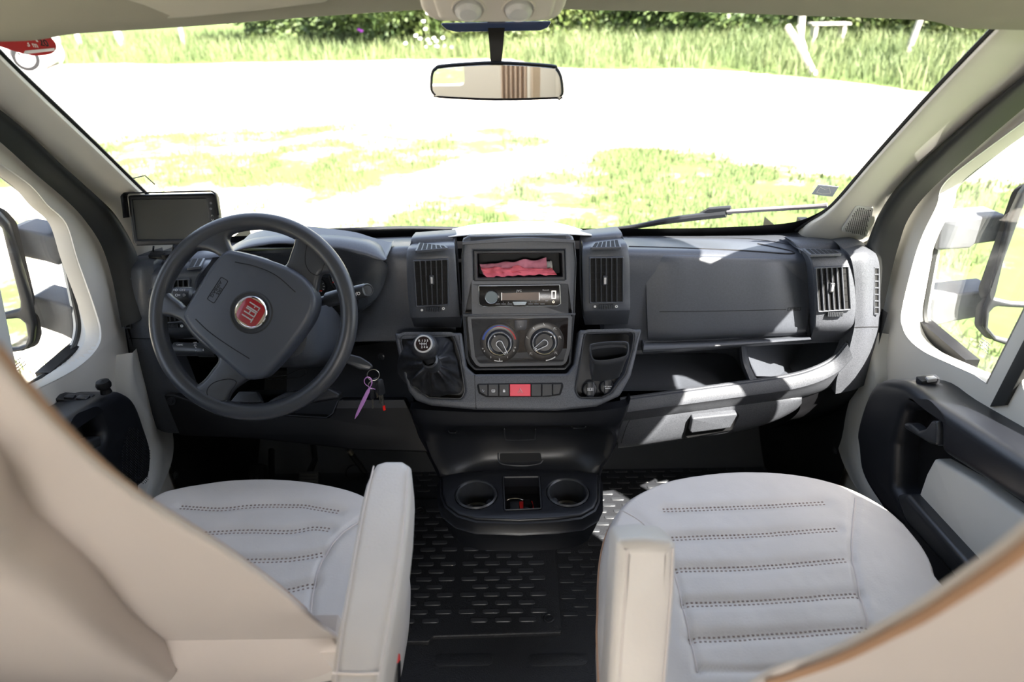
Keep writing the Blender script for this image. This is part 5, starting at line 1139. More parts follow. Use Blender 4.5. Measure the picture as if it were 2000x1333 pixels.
# ignition key head in the lock, ring with keys and lilac tag
KY = thing('ignition_key', WY(700, 702, 1.24), 'black ignition key pushed into the steering lock', 'key')
Fk = Fr(WY(700, 702, 1.235), (0.1, -.80, .55), (.93, -.1, -.30))
mb = MB(); mb.plate(Fk, rnd(Fk.L([(650, 678), (676, 690), (704, 697), (722, 708), (730, 716), (722, 724), (702, 722), (680, 712), (652, 704)]), .006), -.010, .002, .004, seg=3, bev0=.004); mb.build('key_head', SATIN, KY)
RG = WY(728, 733, 1.225)
def ring(c, r, n, name, lab, tilt=(0.2, -1, .2), th=.0009, mat=STEEL):
    F = Fr(c, tilt); mb = MB()
    mb.tube([F.w(r * cos(2 * pi * k / 40), r * sin(2 * pi * k / 40), .0008 * sin(2 * pi * k / 40)) for k in range(40)], th, 6, True)
    return tag(mb.build(name, mat), lab, 'key ring')
ring(WY(729, 733, 1.222), .0125, 0, 'key_ring', 'steel split ring hanging from the ignition key')
ring(WY(728, 752, 1.222), .0095, 0, 'key_ring', 'smaller steel ring linked below the first one', (.5, -1, .1))
def hkey(x0, y0, x1, y1, w_, lab, head, blade=STEEL, tipred=False):
    a = WY(x0, y0, 1.225); b = WY(x1, y1, 1.225); t = thing('key', a, lab, 'key', 'keys hanging from the ring')
    F = Fr((a + b) / 2, (.7, -1, .1), (.0, 0, 1)); L_ = (a - b).length / 2
    F = Fr((a + b) / 2, V((.7, -.8, 0)), (a - b).normalized())
    mb = MB(); mb.plate(F, rnd([(0, -w_), (L_, -w_ * .9), (L_ * 1.02, w_ * .9), (0, w_)], w_ * .7), -.0025, .0025, .001); mb.build('key_bow', head, t)
    mb = MB(); mb.plate(F, [(.002, -.0022), (.002, .0022), (-L_, .0022), (-L_ * 1.03, 0), (-L_ * .9, -.0022), (-L_ * .6, -.0012), (-L_ * .4, -.0022)], -.0008, .0008); mb.build('key_blade', blade, t)
    if tipred:
        mb = MB(); mb.plate(F, [(-L_ * .75, -.0026), (-L_ * .75, .0026), (-L_ * 1.08, .0026), (-L_ * 1.08, -.0026)], -.0012, .0012); mb.build('key_tip', BRED, t)
hkey(733, 740, 737, 777, .0085, 'black headed key hanging in the middle of the bunch', DARK)
hkey(741, 742, 751, 800, .0080, 'longest key of the bunch with a small red tip', DARK, tipred=True)
hkey(727, 762, 728, 797, .0045, 'narrow key hanging leftmost in the bunch', DARK)
hkey(739, 745, 743, 789, .0075, 'dark key hanging between the middle key and the red tipped one', DARK)
LT = thing('cable_tie_tag', WY(722, 745, 1.21), 'lilac plastic tie looped on the key ring with long pointed tail', 'key tag')
mb = MB(); mb.tube(spl([WY(x, y, 1.214) for x, y in ((733, 761), (722, 757), (713, 750), (712, 742), (718, 737), (725, 741), (726, 750), (721, 760))], 6), .0013, 6, flat=.6); mb.build('loop', LILAC, LT)
mb = MB(); a = WY(722, 758, 1.212); b = WY(693, 819, 1.20); P = [a, a.lerp(b, .12), a.lerp(b, .5), a.lerp(b, .85), b]; mb.tube(P, [.0018, .0038, .0042, .0028, .0004], 8, flat=.45, up=(0, -1, .2)); mb.build('tail', LILAC, LT)
# ---- wheel
SW = thing('steering_wheel', FWh.w(0, 0, 0), 'large dark grey four-spoke steering wheel turned about a third of a turn', 'steering wheel')
mb = MB(); n1, n2 = 96, 18; R = []
for i in range(n1):
    a = 2 * pi * i / n1; rr2 = RW - rt_
    R.append([FWh.w((rr2 + rt_ * cos(2 * pi * k / n2)) * cos(a), (rr2 + rt_ * cos(2 * pi * k / n2)) * sin(a), rt_ * 1.0 * sin(2 * pi * k / n2)) for k in range(n2)])
R.append(R[0]); mb.rings(R, True); mb.build('rim', WHEEL, SW)
H1 = [(449, 478), (447, 467), (453, 458), (470, 452), (493, 449), (525, 447), (549, 448), (566, 452), (575, 461), (577, 470), (571, 491), (556, 521), (520, 505), (470, 492), (457, 491)]
H2 = [(328, 557), (337, 533), (352, 512), (371, 496), (391, 489), (412, 492), (428, 500), (432, 505), (416, 522), (387, 563), (366, 599), (352, 590), (335, 577), (329, 566)]
H3 = [(313, 640), (317, 625), (324, 619), (338, 620), (350, 625), (360, 632), (375, 653), (400, 678), (428, 700), (416, 722), (400, 742), (383, 753), (372, 752), (362, 744), (345, 725), (330, 700), (318, 668)]
H4 = [(630, 536), (645, 536), (656, 546), (667, 575), (673, 603), (672, 640), (662, 679), (640, 720), (606, 757), (560, 780), (511, 788), (463, 789), (447, 784), (450, 772), (459, 761), (474, 750), (489, 741), (523, 731), (556, 692), (590, 645), (612, 605), (620, 575), (625, 548)]
rsp = RW - rt_ * 1.1
mb = MB(); holes = []
for H in (H1, H2, H3, H4):
    q = spl2(FWh.L(H), 4)
    q = [(a, b) if sqrt(a * a + b * b) < rsp - .010 else (a * (rsp - .010) / sqrt(a * a + b * b), b * (rsp - .010) / sqrt(a * a + b * b)) for a, b in q]
    holes.append(q)
mb.plate(FWh, circ((0, 0), rsp, 96), -.012, .010, .009, holes, seg=4, bev0=.006); sp_ = mb.build('spokes', WHEEL, SW, ang=60)
for pts in ([(600, 478), (612, 472), (626, 480), (640, 500), (632, 520), (626, 534), (618, 538), (604, 530), (596, 510)], [(404, 765), (412, 752), (428, 744), (450, 741), (462, 748), (450, 766), (444, 780), (430, 784), (410, 778)]):
    q = spl2(FWh.L(pts, .010), 4); mb = MB(); mb.tube([FWh.w(a, b, .0102) for a, b in q], .0007, 5, True); mb.build('thumb_panel_edge', SEAM, sp_)
PD = [(453, 489), (500, 500), (556, 519), (592, 541), (612, 566), (618, 590), (610, 620), (590, 652), (556, 695), (522, 731), (505, 740), (489, 742), (471, 736), (429, 700), (395, 668), (372, 645), (359, 625), (357, 614), (364, 600), (385, 563), (410, 521), (428, 500), (440, 490)]
q = spl2(FWh.L(PD, .026), 4); mb = MB(); mb.plate(FWh, q, -.01, .030, .012, seg=5); pd = mb.build('airbag_pad', PAD, SW, ang=60)
# slight seams in the pad
for pts in ([(459, 512), (500, 521), (540, 539), (577, 571)], [(382, 624), (410, 650), (450, 678), (487, 701)]):
    mb = MB(); mb.tube(spl([FWh.p(x, y, .0302) for x, y in pts], 6), .0009, 5); mb.build('pad_groove', SEAM, pd)
ang = radians(-123); c = FWh.l(425, 567, .030); Fa_ = FWh.sub(c[0], c[1], .0302, ang)
mb = MB(); mb.tube([Fa_.w(*p, 0) for p in rnd([(-.024, -.0075), (.024, -.0075), (.024, .0075), (-.024, .0075)], .003)], .0006, 5, True)
put_text(mb, Fa_, 'SRS', 0, .0033, .0075, 0, 0, 1.3); put_text(mb, Fa_, 'AIRBAG', 0, -.0035, .0075, 0, 0, 1.3); mb.build('embossed_label', SEAM, pd, fix=False)
c = FWh.l(490.5, 610.5, .031); FE = FWh.sub(c[0], c[1], .030, ang)
mb = MB(); mb.lathe(FE, [(.0395, -.001), (.0395, .0005), (.037, .0020), (.031, .0004), (.0295, .0008)], 56); ed = mb.build('emblem_dish', DARK, pd)
mb = MB(); mb.lathe(FE, [(.0300, 0), (.0300, .0035), (.0288, .0048), (.0272, .0042), (.0260, .0030), (.0001, .0030)], 56); er = mb.build('emblem_ring', CHROME, pd)
sq = []
for k in range(48):
    t = 2 * pi * k / 48; e = 3.4; sq.append((.0232 * abs(cos(t)) ** (2 / e) * (1 if cos(t) >= 0 else -1), .0225 * abs(sin(t)) ** (2 / e) * (1 if sin(t) >= 0 else -1)))
mb = MB(); mb.plate(FE, sq, .0030, .0040, .0006); eb_ = mb.build('emblem_field', RED, er)
# letters drawn as tall narrow strokes
mb = MB(); s = .0018; H = .0112
def bar(x0, y0, x1, y1, w_=s):
    d = V((x1 - x0, y1 - y0)).normalized(); nn_ = V((-d.y, d.x)) * w_ / 2
    mb.plate(FE, [(x0 - nn_.x, y0 - nn_.y), (x1 - nn_.x, y1 - nn_.y), (x1 + nn_.x, y1 + nn_.y), (x0 + nn_.x, y0 + nn_.y)], .0039, .0047)
bar(-.0150, -H, -.0150, H, .0022); bar(-.0160, H - .0008, -.0092, H - .0008); bar(-.0150, .0015, -.0104, .0015)
bar(-.0066, -H, -.0066, H, .0024)
bar(-.0034, -H, -.0034, H - .001, .0022); bar(.0040, -H, .0040, H - .001, .0022); bar(-.0042, H - .001, .0048, H - .001); bar(-.0034, -.0012, .0040, -.0012)
bar(.0066, H - .0008, .0158, H - .0008, .0020); bar(.0112, -H, .0112, H - .001, .0024)
mb.build('emblem_letters', SILVER, er, smooth=False)
# =================================================================== rear-view mirror
RM = thing('rear_view_mirror', WY(968, 160, 1.20), 'wide black rimmed rear-view mirror hanging on a black stem from the windscreen', 'mirror')
FMi = FrY(969, 160, 1.195, -1.5)
q = FMi.L([(839, 165), (841, 143), (848, 133), (866, 127), (968, 121), (1075, 127), (1090, 134), (1099, 152), (1102, 180), (1098, 190), (1088, 195), (968, 198), (858, 193), (846, 187), (840, 178)])
q = spl2(q, 4); mb = MB(); mb.plate(FMi, q, -.022, 0, .006, seg=4, bev0=.01); mb.build('housing', BLACK, RM)
qi = offs(q if area2(q) > 0 else q[::-1], .0045); mb = MB(); mb.plate(FMi, qi, 0, .0012, .0006); mb.build('mirror_face', MIRROR, RM, smooth=False)
p0 = G(970, 48, .008); p1 = WY(969, 124, 1.215); d = (p1 - p0); up = V((0, 1, 0))
def rect(c, w_, t_): return [c + V((-w_, -t_, 0)), c + V((w_, -t_, 0)), c + V((w_ * .9, t_, 0)), c + V((-w_ * .9, t_, 0))]
mb = MB(); mb.rings([rect(p0 + V((0, 0, .02)), .0155, .006), rect(p0.lerp(p1, .5), .0115, .006), rect(p1, .0088, .006)], True, True, True); mb.build('stem', BLACK, RM)
# =================================================================== overhead console and sun visors
OC = thing('overhead_console', WY(965, 20, 1.05), 'cream overhead console with two round map lamps above the mirror', 'overhead console')
FO = Fr(WY(968, 40, 1.01), (0, -.80, -.60))
q = FO.L([(812, -70), (815, -10), (822, 22), (836, 40), (858, 48), (968, 50), (1072, 47), (1092, 39), (1104, 20), (1112, -10), (1116, -70)])
mb = MB(); mb.plate(FO, rnd(q, [.0, .0, .01, .012, .01, 0, .01, .012, .01, 0, 0]), -.08, 0, .012, seg=4); mb.build('surround', CONS, OC)
q = FO.L([(842, -70), (846, 8), (856, 38), (866, 46), (968, 48), (1066, 45), (1078, 36), (1086, 8), (1088, -70)], .01)
mb = MB(); mb.plate(FO, rnd(q, [0, 0, .008, .008, 0, .008, .008, 0, 0]), -.01, .010, .008, seg=4); mb.build('panel', CONS, OC)
for x in (915, 1013):
    c = FO.l(x, 16, .01); F = FO.sub(c[0], c[1], .010); r = abs(FO.l(x + 34, 16, .01)[0] - c[0]); sy = .80
    mb = MB(); mb.lathe(F, [(r, 0), (r * .98, .004), (r * .90, .004), (r * .84, .0005)], 40, sy=sy); la = mb.build('lamp_ring', CONS, OC)
    mb = MB(); mb.lathe(F, [(r * .84, .0006), (r * .80, .0006), (r * .76, .008), (r * .5, .013), (.0001, .014)], 40, sy=sy); mb.build('lamp_dome', M_('lamp_dome_%d' % x, (.52, .52, .50), .35), la)
FN = Fr(G(968, 55, .02), (0, -.82, -.2)); q = FN.L([(858, 46), (968, 44), (1078, 42), (1070, 54), (1056, 60), (890, 63), (872, 58)])
mb = MB(); mb.plate(FN, rnd(q, .004), -.003, 0, .001); mb.build('sensor_plate', NAVY, OC)
FV = Fr(WY(500, 30, 1.03), (0, -.62, -.78))
def visor(pts, F, lab):
    t = thing('sun_visor', F.w(*F.l(*pts[1])), lab, 'sun visor')
    mb = MB(); mb.plate(F, rnd(F.L(pts), .018), -.018, 0, .008, seg=4, bev0=.006); mb.build('visor_pad', M_('visor_fabric_' + lab[:3], (.44, .42, .34), .8, bump=.3, scale=900, dist=.0004), t)
    return t
vL = visor([(120, -90), (130, 44), (170, 51), (366, 39), (500, 26), (645, 8), (650, -90)], FV, 'folded up beige sun visor above the steering wheel')
FV2 = Fr(WY(1450, 10, 1.06), (0, -.62, -.78))
vR = visor([(1275, -90), (1278, 2), (1434, 11), (1580, 20), (1760, 24), (1800, 20), (1830, -90)], FV2, 'folded up beige sun visor above the passenger side')
mb = MB(); mb.plate(FV2, FV2.L([(1452, -40), (1438, 9), (1570, 17), (1606, -40)], .001), 0, .0012); lb = mb.build('airbag_label', M_('label_paper', (.62, .62, .55), .6), vR)
mb = MB(); mb.plate(FV2, FV2.L([(1462, -40), (1455, 2), (1560, 8), (1590, -40)], .0022), .0012, .0016)
mb.build('label_text_box', M_('label_grey', (.38, .40, .38), .6), lb)
FCl = Fr(WY(740, 4, 1.12), (0, -.62, -.78)); mb = MB(); mb.plate(FCl, rnd(FCl.L([(656, -6), (696, -6), (694, 6), (682, 9), (664, 8)]), .004), -.02, .004, .003); tag(mb.build('visor_clip', CONS), 'small cream visor clip on the headliner left of the overhead console', 'clip')
# =================================================================== stickers on the glass, wiper
def on_glass(pts, name, mat, lab, n=6, off=.012):
    P = [G(x, y, off) for x, y in pts]; c = sum(P, V()) / len(P)
    mb = MB(); cc_ = mb.av(c); ix = [mb.av(p) for p in P]
    for i in range(len(ix)): mb.af((cc_, ix[i], ix[(i + 1) % len(ix)]))
    o = mb.build(name, mat, fix=False, smooth=False); md = o.modifiers.new('t', 'SOLIDIFY'); md.thickness = .0006; md.offset = -1
    n_ = (P[1] - P[0]).cross(P[2] - P[0]).normalized()
    if n_.y > 0: n_ = -n_
    return tag(o, lab, 'sticker'), Fr(c, n_)
rt2 = spl([V(p) for p in [(-10, 86), (0, 76), (30, 74), (52, 70), (66, 62), (86, 64), (104, 78), (110, 92), (100, 104), (72, 108), (46, 104), (24, 98), (5, 92)]], 4, True)
st, Fs = on_glass([(p.x, p.y) for p in rt2], 'round_sticker', M_('tag_red', (.55, .03, .03), .5), 'round red windscreen tag with white lettering in the top left corner')
mb = MB()
Fs = Fr(G(65, 90, .016), V((-.15, -.75, -.3)))
q = Fs.l(65, 72); put_text(mb, Fs, 'A', q[0], q[1], .018, -.1, .002)
q = Fs.l(64, 86); put_text(mb, Fs, '3 m', q[0], q[1], .012, -.05, .002)
mb.tube([Fs.p(26, 82, .002), Fs.p(42, 96, .002)], .0009, 4); mb.tube([Fs.p(34, 88, .002), Fs.p(50, 85, .002)], .0008, 4)
mb.plate(Fs, Fs.L([(40, 99), (107, 93), (108, 98), (50, 105)]), .001, .0016); mb.build('sticker_print', WHITE, st, fix=False)
mb = MB(); q = Fs.l(87, 83); put_text(mb, Fs, '20', q[0], q[1], .015, -.05, .002); mb.build('sticker_ink', BLACK, st, fix=False)
st, Fs = on_glass([(1585, 379), (1598, 361), (1614, 362), (1638, 365), (1626, 384), (1605, 382)], 'registration_sticker', M_('sticker_pale_blue', (.50, .53, .64), .6), 'small pale blue grey sticker low on the right of the windscreen')
mb = MB(); P = [Fs.p(*p, .002) for p in ((1595, 376), (1602, 366), (1612, 371), (1620, 367), (1622, 378), (1606, 379))]; mb.tube(P, .0006, 4, True); mb.build('sticker_print', WHITE, st)
WP = thing('windscreen_wiper', G(1300, 440, -.03), 'dark wiper resting along the lower right of the windscreen', 'wiper')
mb = MB(); P = spl([G(x, y, -.022) for x, y in ((1195, 448), (1240, 443), (1300, 432), (1370, 423), (1418, 418))], 5); mb.tube(P, [.006 + .006 * min(1, i / 12) for i in range(len(P))], 8, flat=.7); mb.build('wiper_blade', DARK, WP)
mb = MB(); mb.tube([G(1372, 419, -.034), G(1388, 410, -.034), G(1425, 407, -.034), G(1424, 417, -.03)], .009, 8, flat=.6); mb.build('wiper_joint', SATIN, WP)
mb = MB(); mb.tube(spl([G(x, y, -.026) for x, y in ((1420, 414), (1500, 409), (1570, 405), (1616, 402))], 4), [.008] * 12 + [.010], 8, flat=.6); mb.build('blade_spoiler', M_('wiper_grey', (.16, .15, .16), .5), WP)
WP = thing('windscreen_wiper', G(720, 452, -.03), 'dark wiper lying along the foot of the windscreen left of the white paper', 'wiper')
mb = MB(); P = spl([G(x, y, -.022) for x, y in ((560, 455), (640, 451), (720, 448), (800, 446), (900, 448))], 4); mb.tube(P, .008, 8, flat=.7); mb.build('wiper_blade', DARK, WP)
# white tag seen outside the glass at the left corner (antenna foot)
mb = MB(); P = [G(x, y, -.01) for x, y in ((258, 349), (283, 343), (302, 360))]; mb.tube(P, .0012, 5); tag(mb.build('sensor_wire', DARK), 'thin dark wire outline on the glass beside the left pillar', 'wire')
# =================================================================== exterior mirrors
def ext_mirror(lab, arms, head, glasses, Ya, Yh):
    t = thing('door_mirror', WY(*arms[0][0], Ya), lab, 'door mirror')
    for a in arms:
        F = FrY(a[0][0], a[0][1], Ya, 3); mb = MB(); mb.plate(F, rnd(F.L(a), .008), -.075, 0, .006, seg=3); mb.build('mirror_arm', M_('arm_grey_%d_%d' % a[0], (.065, .068, .075), .5, bump=.2, scale=600, dist=.0004, vary=.15, vscale=20), t)
    F = FrY(head[0][0], head[0][1], Yh, 0, 12 if head[0][0] < 1000 else -12); h = F.L(head)
    mb = MB(); mb.plate(F, rnd(h, .015), -.03, 0, .006, [rnd(F.L(g), .010) for g in glasses], seg=4, bev0=.018); mb.build('mirror_housing', DARK, t)
    for g in glasses:
        q = F.L(g); q = q if area2(q) > 0 else q[::-1]
        mb = MB(); mb.plate(F, rnd(offs(q, -.002), .010), -.02, -.008); mb.build('mirror_glass', MIRROR, t, smooth=False)
ext_mirror('dark double-arm door mirror outside the right side window',
  [[(1838, 430), (1968, 420), (1966, 470), (1905, 478), (1895, 486), (1830, 490)], [(1812, 580), (1952, 566), (1948, 614), (1860, 630), (1812, 642)]],
  [(2010, 360), (1994, 380), (1972, 430), (1938, 575), (1924, 607), (1922, 642), (1942, 668), (2040, 700), (2160, 690), (2170, 340)],
  [[(2008, 384), (1940, 572), (1941, 584), (1976, 592), (2140, 600), (2150, 360)], [(1945, 600), (1934, 612), (1931, 642), (1947, 660), (2040, 684), (2140, 680), (2140, 612)]], 1.40, 1.355)
ext_mirror('dark double-arm door mirror outside the left side window',
  [[(4, 450), (28, 446), (112, 462), (124, 503), (115, 520), (88, 512), (15, 496)], [(54, 584), (66, 580), (143, 600), (146, 668), (120, 655), (60, 634)]],
  [(-8, 415), (14, 440), (56, 578), (68, 640), (64, 672), (46, 687), (8, 692), (-150, 700), (-160, 400)],
  [[(-14, 430), (2, 448), (38, 590), (38, 605), (0, 615), (-140, 630), (-140, 420)], [(-140, 640), (0, 627), (36, 623), (48, 634), (53, 660), (48, 676), (32, 682), (-140, 690)]], 1.36, 1.315)
# =================================================================== footwell
hx = thing('floor_hatch', (-.1, 1.4, 0), 'raised black rubber hatch with oval studs in the floor between the seats', 'hatch')
hp = [WZ(1099, 1236, .012), WZ(846, 1244, .012), WZ(838, 1254, .012), WZ(720, 1254, .012)]
ho_ = [(p.x, p.y) for p in hp] + [(hp[3].x, 1.63), (hp[0].x, 1.63)]
mb = MB(); mb.plate(FH, rnd(ho_, .010), .0005, .012, .004, seg=3); mb.build('hatch_plate', MAT_, hx)
mb = MB(); FHz = Fr((0, 0, .012), (0, 0, 1)); rgp = [(a, b) for a, b in ho_]; inn_ = offs(rgp if area2(rgp) > 0 else rgp[::-1], .03); cnt = 0
for j in range(0, 17):
    for i in range(0, 12):
        x = -.52 + i * .061 + (j % 2) * .030; y = 1.175 + j * .0268
        if inside((x, y), inn_) and not (abs(x + .155) < .022):
            FHz_ = FHz; mb.plate(FHz_, rnd([(x - .0215, y - .0068), (x + .0215, y - .0068), (x + .0215, y + .0068), (x - .0215, y + .0068)], .0064, 3), -.001, .0024, .001, seg=1, back=False); cnt += 1
so4 = mb.build('hatch_studs', M_('hatch_stud_rubber', (.040, .042, .047), .32), hx); so4['kind'] = 'stuff'
for (x, y) in ((1072, 1209), (794, 1229), (820, 998)):
    p = WZ(x, y, .013); F = Fr(p, (0, 0, 1)); mb = MB(); mb.lathe(F, [(.0135, -.001), (.0135, .002), (.0115, .003), (.010, .001), (.0001, .001)], 24); mb.box(F.sub(0, 0, 0, .5), -.007, .007, -.002, .002, .001, .0035); mb.build('quarter_turn_screw', DARK, hx)
# rubber mounts on the passenger toe board, liners
for (x, y) in ((1371, 880), (1386, 922)):
    d = ray(x, y); p = CAM + d * ((1.88 if y > 900 else 1.96) / d.y); F = Fr(p - V((0, .01, 0)), (0, -.8, .6)); mb = MB(); mb.lathe(F, [(.020, -.03), (.020, .004), (.016, .006), (.012, .001), (.0001, .001)], 24); mb.build('rubber_plug', BLACK, bpy.data.objects['wall_front'])
# pedals
AP = thing('accelerator_pedal', WY(600, 940, 1.66), 'ribbed dark accelerator pedal above the driver seat cushion', 'pedal')
F = FrY(600, 940, 1.62, 40); mb = MB(); q = F.L([(584, 922), (622, 921), (619, 985), (578, 985)]); mb.plate(F, rnd(q, .006), -.012, 0, .003, seg=2); mb.build('pedal_pad', M_('pedal_rubber', (.05, .05, .05), .5), AP)
mb = MB()
for k in range(9):
    y = 926 + k * 6; mb.plate(F, F.L([(586 - k * .5, y), (618, y), (618, y + 2.4), (586 - k * .5, y + 2.4)], .002), 0, .003, .0008, seg=1)
mb.build('pedal_ribs', M_('pedal_rib', (.09, .088, .08), .5), AP)
mb = MB(); mb.tube([F.p(602, 930, -.01), WY(615, 900, 1.75), WY(612, 870, 1.80)], .010, 8); mb.build('pedal_arm', BLACK, AP)
BP = thing('brake_pedal', WY(500, 960, 1.62), 'dark brake pedal left of the accelerator, mostly behind the driver seat', 'pedal')
F = FrY(535, 985, 1.56, 40); mb = MB(); mb.plate(F, rnd(F.L([(505, 962), (556, 962), (556, 1010), (505, 1010)]), .006), -.012, 0, .003); mb.build('pedal_pad', BLACK, BP)
mb = MB(); mb.tube([F.p(530, 970, -.01), WY(530, 880, 1.78)], .010, 8); mb.build('pedal_arm', BLACK, BP)
FR_ = thing('foot_rest', WY(460, 930, 1.72), 'ribbed black foot rest at the far left of the driver footwell', 'foot rest')
F = FrY(460, 935, 1.72, 45); mb = MB(); mb.plate(F, rnd(F.L([(395, 905), (515, 905), (515, 985), (395, 985)]), .01), -.03, 0, .004); mb.build('rest_pad', BLACK, FR_)
mb = MB()
for k in range(8): x = 418 + k * 12; mb.tube([F.p(x, 930, .001), F.p(x - 2, 975, .001)], .0045, 8)
mb.build('rest_ribs', DARK, FR_)
CB = thing('pedal_cable', WY(690, 890, 1.75), 'short dark linkage with chrome pin in the driver footwell', 'cable')
mb = MB(); mb.tube(spl([WY(x, y, 1.75) for x, y in ((684, 884), (694, 898), (706, 914), (712, 922))], 4), .009, 8); mb.build('linkage', DARK, CB)
mb = MB(); mb.tube([WY(681, 880, 1.745), WY(688, 888, 1.745)], .008, 8); mb.build('pin', STEEL, CB)
mb = MB(); mb.tube(spl([WY(x, y, 1.76) for x, y in ((676, 928), (686, 942), (704, 944), (716, 934), (712, 918), (694, 908), (680, 914))], 4, True), .003, 6, True); mb.build('cable_loop', DARK, CB)
# keys and red fob in the console pit
FB = thing('key_fob', FK.w(*FK.l(1020, 985), -.05), 'black key fob with a bright red tag lying in the pit between the cup holders', 'key fob')
Fz = Fr((0, 0, .40 - .045), (.1, -.3, 1))
def kz(pts, h=0.0): return [((WZ(x, y, .362).x), (WZ(x, y, .362).y)) for x, y in pts]
FZ0 = Fr((0, 0, .362), (0, 0, 1))
mb = MB(); mb.plate(FZ0, rnd(kz([(1014, 976), (1040, 975), (1044, 995), (1016, 996)]), .002), -.012, -.006, .001); mb.build('red_tag', BRED, FB)
mb = MB(); mb.plate(FZ0, rnd(kz([(1022, 977), (1036, 978), (1041, 988), (1034, 997), (1022, 994)]), .004), -.006, .004, .003, seg=3); mb.build('fob_body', GLOSS, FB)
mb = MB(); mb.plate(FZ0, rnd(kz([(995, 980), (1014, 979), (1014, 997), (997, 998)]), .003), -.014, .0, .002); mb.build('key_bow', DARK, FB)
mb = MB(); P = [V((a, b, .366)) for a, b in kz([(990, 980), (1000, 977), (1012, 977), (1022, 980)])]; mb.tube(spl(P, 4), .0011, 6); mb.build('wire_ring', CHROME, FB)
# =================================================================== seats
def seglen(P, x, y):
    best = 9
    for a, b in zip(P, P[1:]):
        dx, dy = b[0] - a[0], b[1] - a[1]; L2 = dx * dx + dy * dy
        t = max(0, min(1, ((x - a[0]) * dx + (y - a[1]) * dy) / L2)) if L2 else 0
        d = (a[0] + t * dx - x) ** 2 + (a[1] + t * dy - y) ** 2
        if d < best: best = d
    return sqrt(best)
def cushion(outline, ztop, zbot, seams, rows_, name, mat, parent):
    ol = spl([V(p) for p in outline], 8, True); ol = [(p.x, p.y) for p in ol]
    # even resample to 200
    P = [V(p) for p in ol] + [V(ol[0])]; d = [0]
    for i in range(1, len(P)): d.append(d[-1] + (P[i] - P[i - 1]).length)
    N = 220; rs = []; j = 0
    for k in range(N):
        t = d[-1] * k / N
        while d[j + 1] < t: j += 1
        f = (t - d[j]) / max(1e-9, d[j + 1] - d[j]); rs.append(P[j].lerp(P[j + 1], f))
    c = sum(rs, V((0, 0))) / N
    R = []
    for k_, z in ((.93, zbot), (.985, zbot + .03), (1.0, zbot + .07), (1.0, ztop - .045), (.992, ztop - .026), (.975, ztop - .012), (.955, ztop - .004)):
        R.append([V((c.x + (p.x - c.x) * k_, c.y + (p.y - c.y) * k_, z)) for p in rs])
    M = 74
    lines = [(s, .0055, .0045) for s in seams] + [(s, .011, .0060) for s in rows_]
    for m in range(M + 1):
        k_ = .94 * (1 - m / M) + .004; r = []
        for p in rs:
            x, y = c.x + (p.x - c.x) * k_, c.y + (p.y - c.y) * k_
            z = ztop + .006 * (1 - k_ ** 2)
            for s, w_, dp_ in lines:
                dd = seglen(s, x, y)
                if dd < w_ * 3: z -= dp_ * exp(-(dd / w_) ** 2)
            z += .0016 * noise.noise(V((x * 9 + y * 14, y * 6 - x * 5, 2))) + .0006 * noise.noise(V((x * 60, y * 40, 5)))
            r.append(V((x, y, z)))
        R.append(r)
    mb = MB(); mb.rings(R, True, True, True); o = mb.build(name, mat, parent, ang=75); return o, mb.bvh()
def stitches(rows_, bv, parent, gap=.0027, pitch=.0072):
    for rw_ in rows_:
        P = [V(p) for p in rw_]; d = [0]
        for i in range(1, len(P)): d.append(d[-1] + (P[i] - P[i - 1]).length)
        mb = MB(); n = int(d[-1] / pitch); j = 0
        for k in range(n + 1):
            t = k * pitch
            while j < len(P) - 2 and d[j + 1] < t: j += 1
            T = (P[j + 1] - P[j]).normalized(); q = P[j] + T * (t - d[j]); nn_ = V((-T.y, T.x))
            for s in (-1, 1):
                e = q + nn_ * s * gap * 1.35
                h = bv.ray_cast(V((e.x, e.y, 2)), V((0, 0, -1)))
                if h[0] is None: continue
                mb.box(Fr(h[0], (0, 0, 1), (T.x, T.y, 0)), -.0017, .0017, -.0011, .0011, -.001, .0009)
        mb.build('stitching', THREAD, parent, smooth=False)
Z1 = .585
def zl(pts, z=Z1): return [(WZ(x, y, z).x, WZ(x, y, z).y) for x, y in pts]
def zs(pts, n=5):
    return [(p.x, p.y) for p in spl([V(p) for p in zl(pts)], n)]
def shrink(p, kx, ky):
    cx_ = (min(a for a, b in p) + max(a for a, b in p)) / 2; cy_ = (min(b for a, b in p) + max(b for a, b in p)) / 2
    return [(cx_ + (a - cx_) * kx, cy_ + (b - cy_) * ky) for a, b in p]
# ---- passenger seat
PS = thing('passenger_seat', (.42, .65, 0), 'cream leather captain seat at the right with its armrest folded up', 'seat', None)
po = zl([(1167, 1250), (1168, 1190), (1169, 1130), (1174, 1080), (1186, 1035), (1208, 1000), (1240, 976), (1290, 955), (1350, 942), (1420, 936), (1500, 936), (1570, 944), (1640, 962), (1700, 990), (1750, 1026), (1790, 1070), (1818, 1115), (1842, 1165)], .555) + [(.725, .64), (.71, .47), (.5, .44), (.3, .44), (.14, .47), (.118, .58)]
sr = [zs([(1212, 994), (1250, 1017), (1288, 1055), (1315, 1115), (1333, 1183), (1347, 1241), (1362, 1312)]), zs([(1671, 972), (1666, 1020), (1663, 1062), (1666, 1100), (1680, 1162), (1702, 1246), (1730, 1330)]), zs([(1362, 1312), (1480, 1314), (1620, 1300), (1715, 1290)])]
rw = [zs([(1297, 996), (1450, 991), (1611, 982)], 8), zs([(1290, 1053), (1450, 1048), (1540, 1042), (1636, 1034)], 8), zs([(1322, 1114), (1450, 1112), (1560, 1104), (1655, 1095)], 8), zs([(1334, 1182), (1450, 1180), (1560, 1173), (1678, 1163)], 8), zs([(1348, 1250), (1450, 1248), (1560, 1241), (1696, 1230)], 8)]
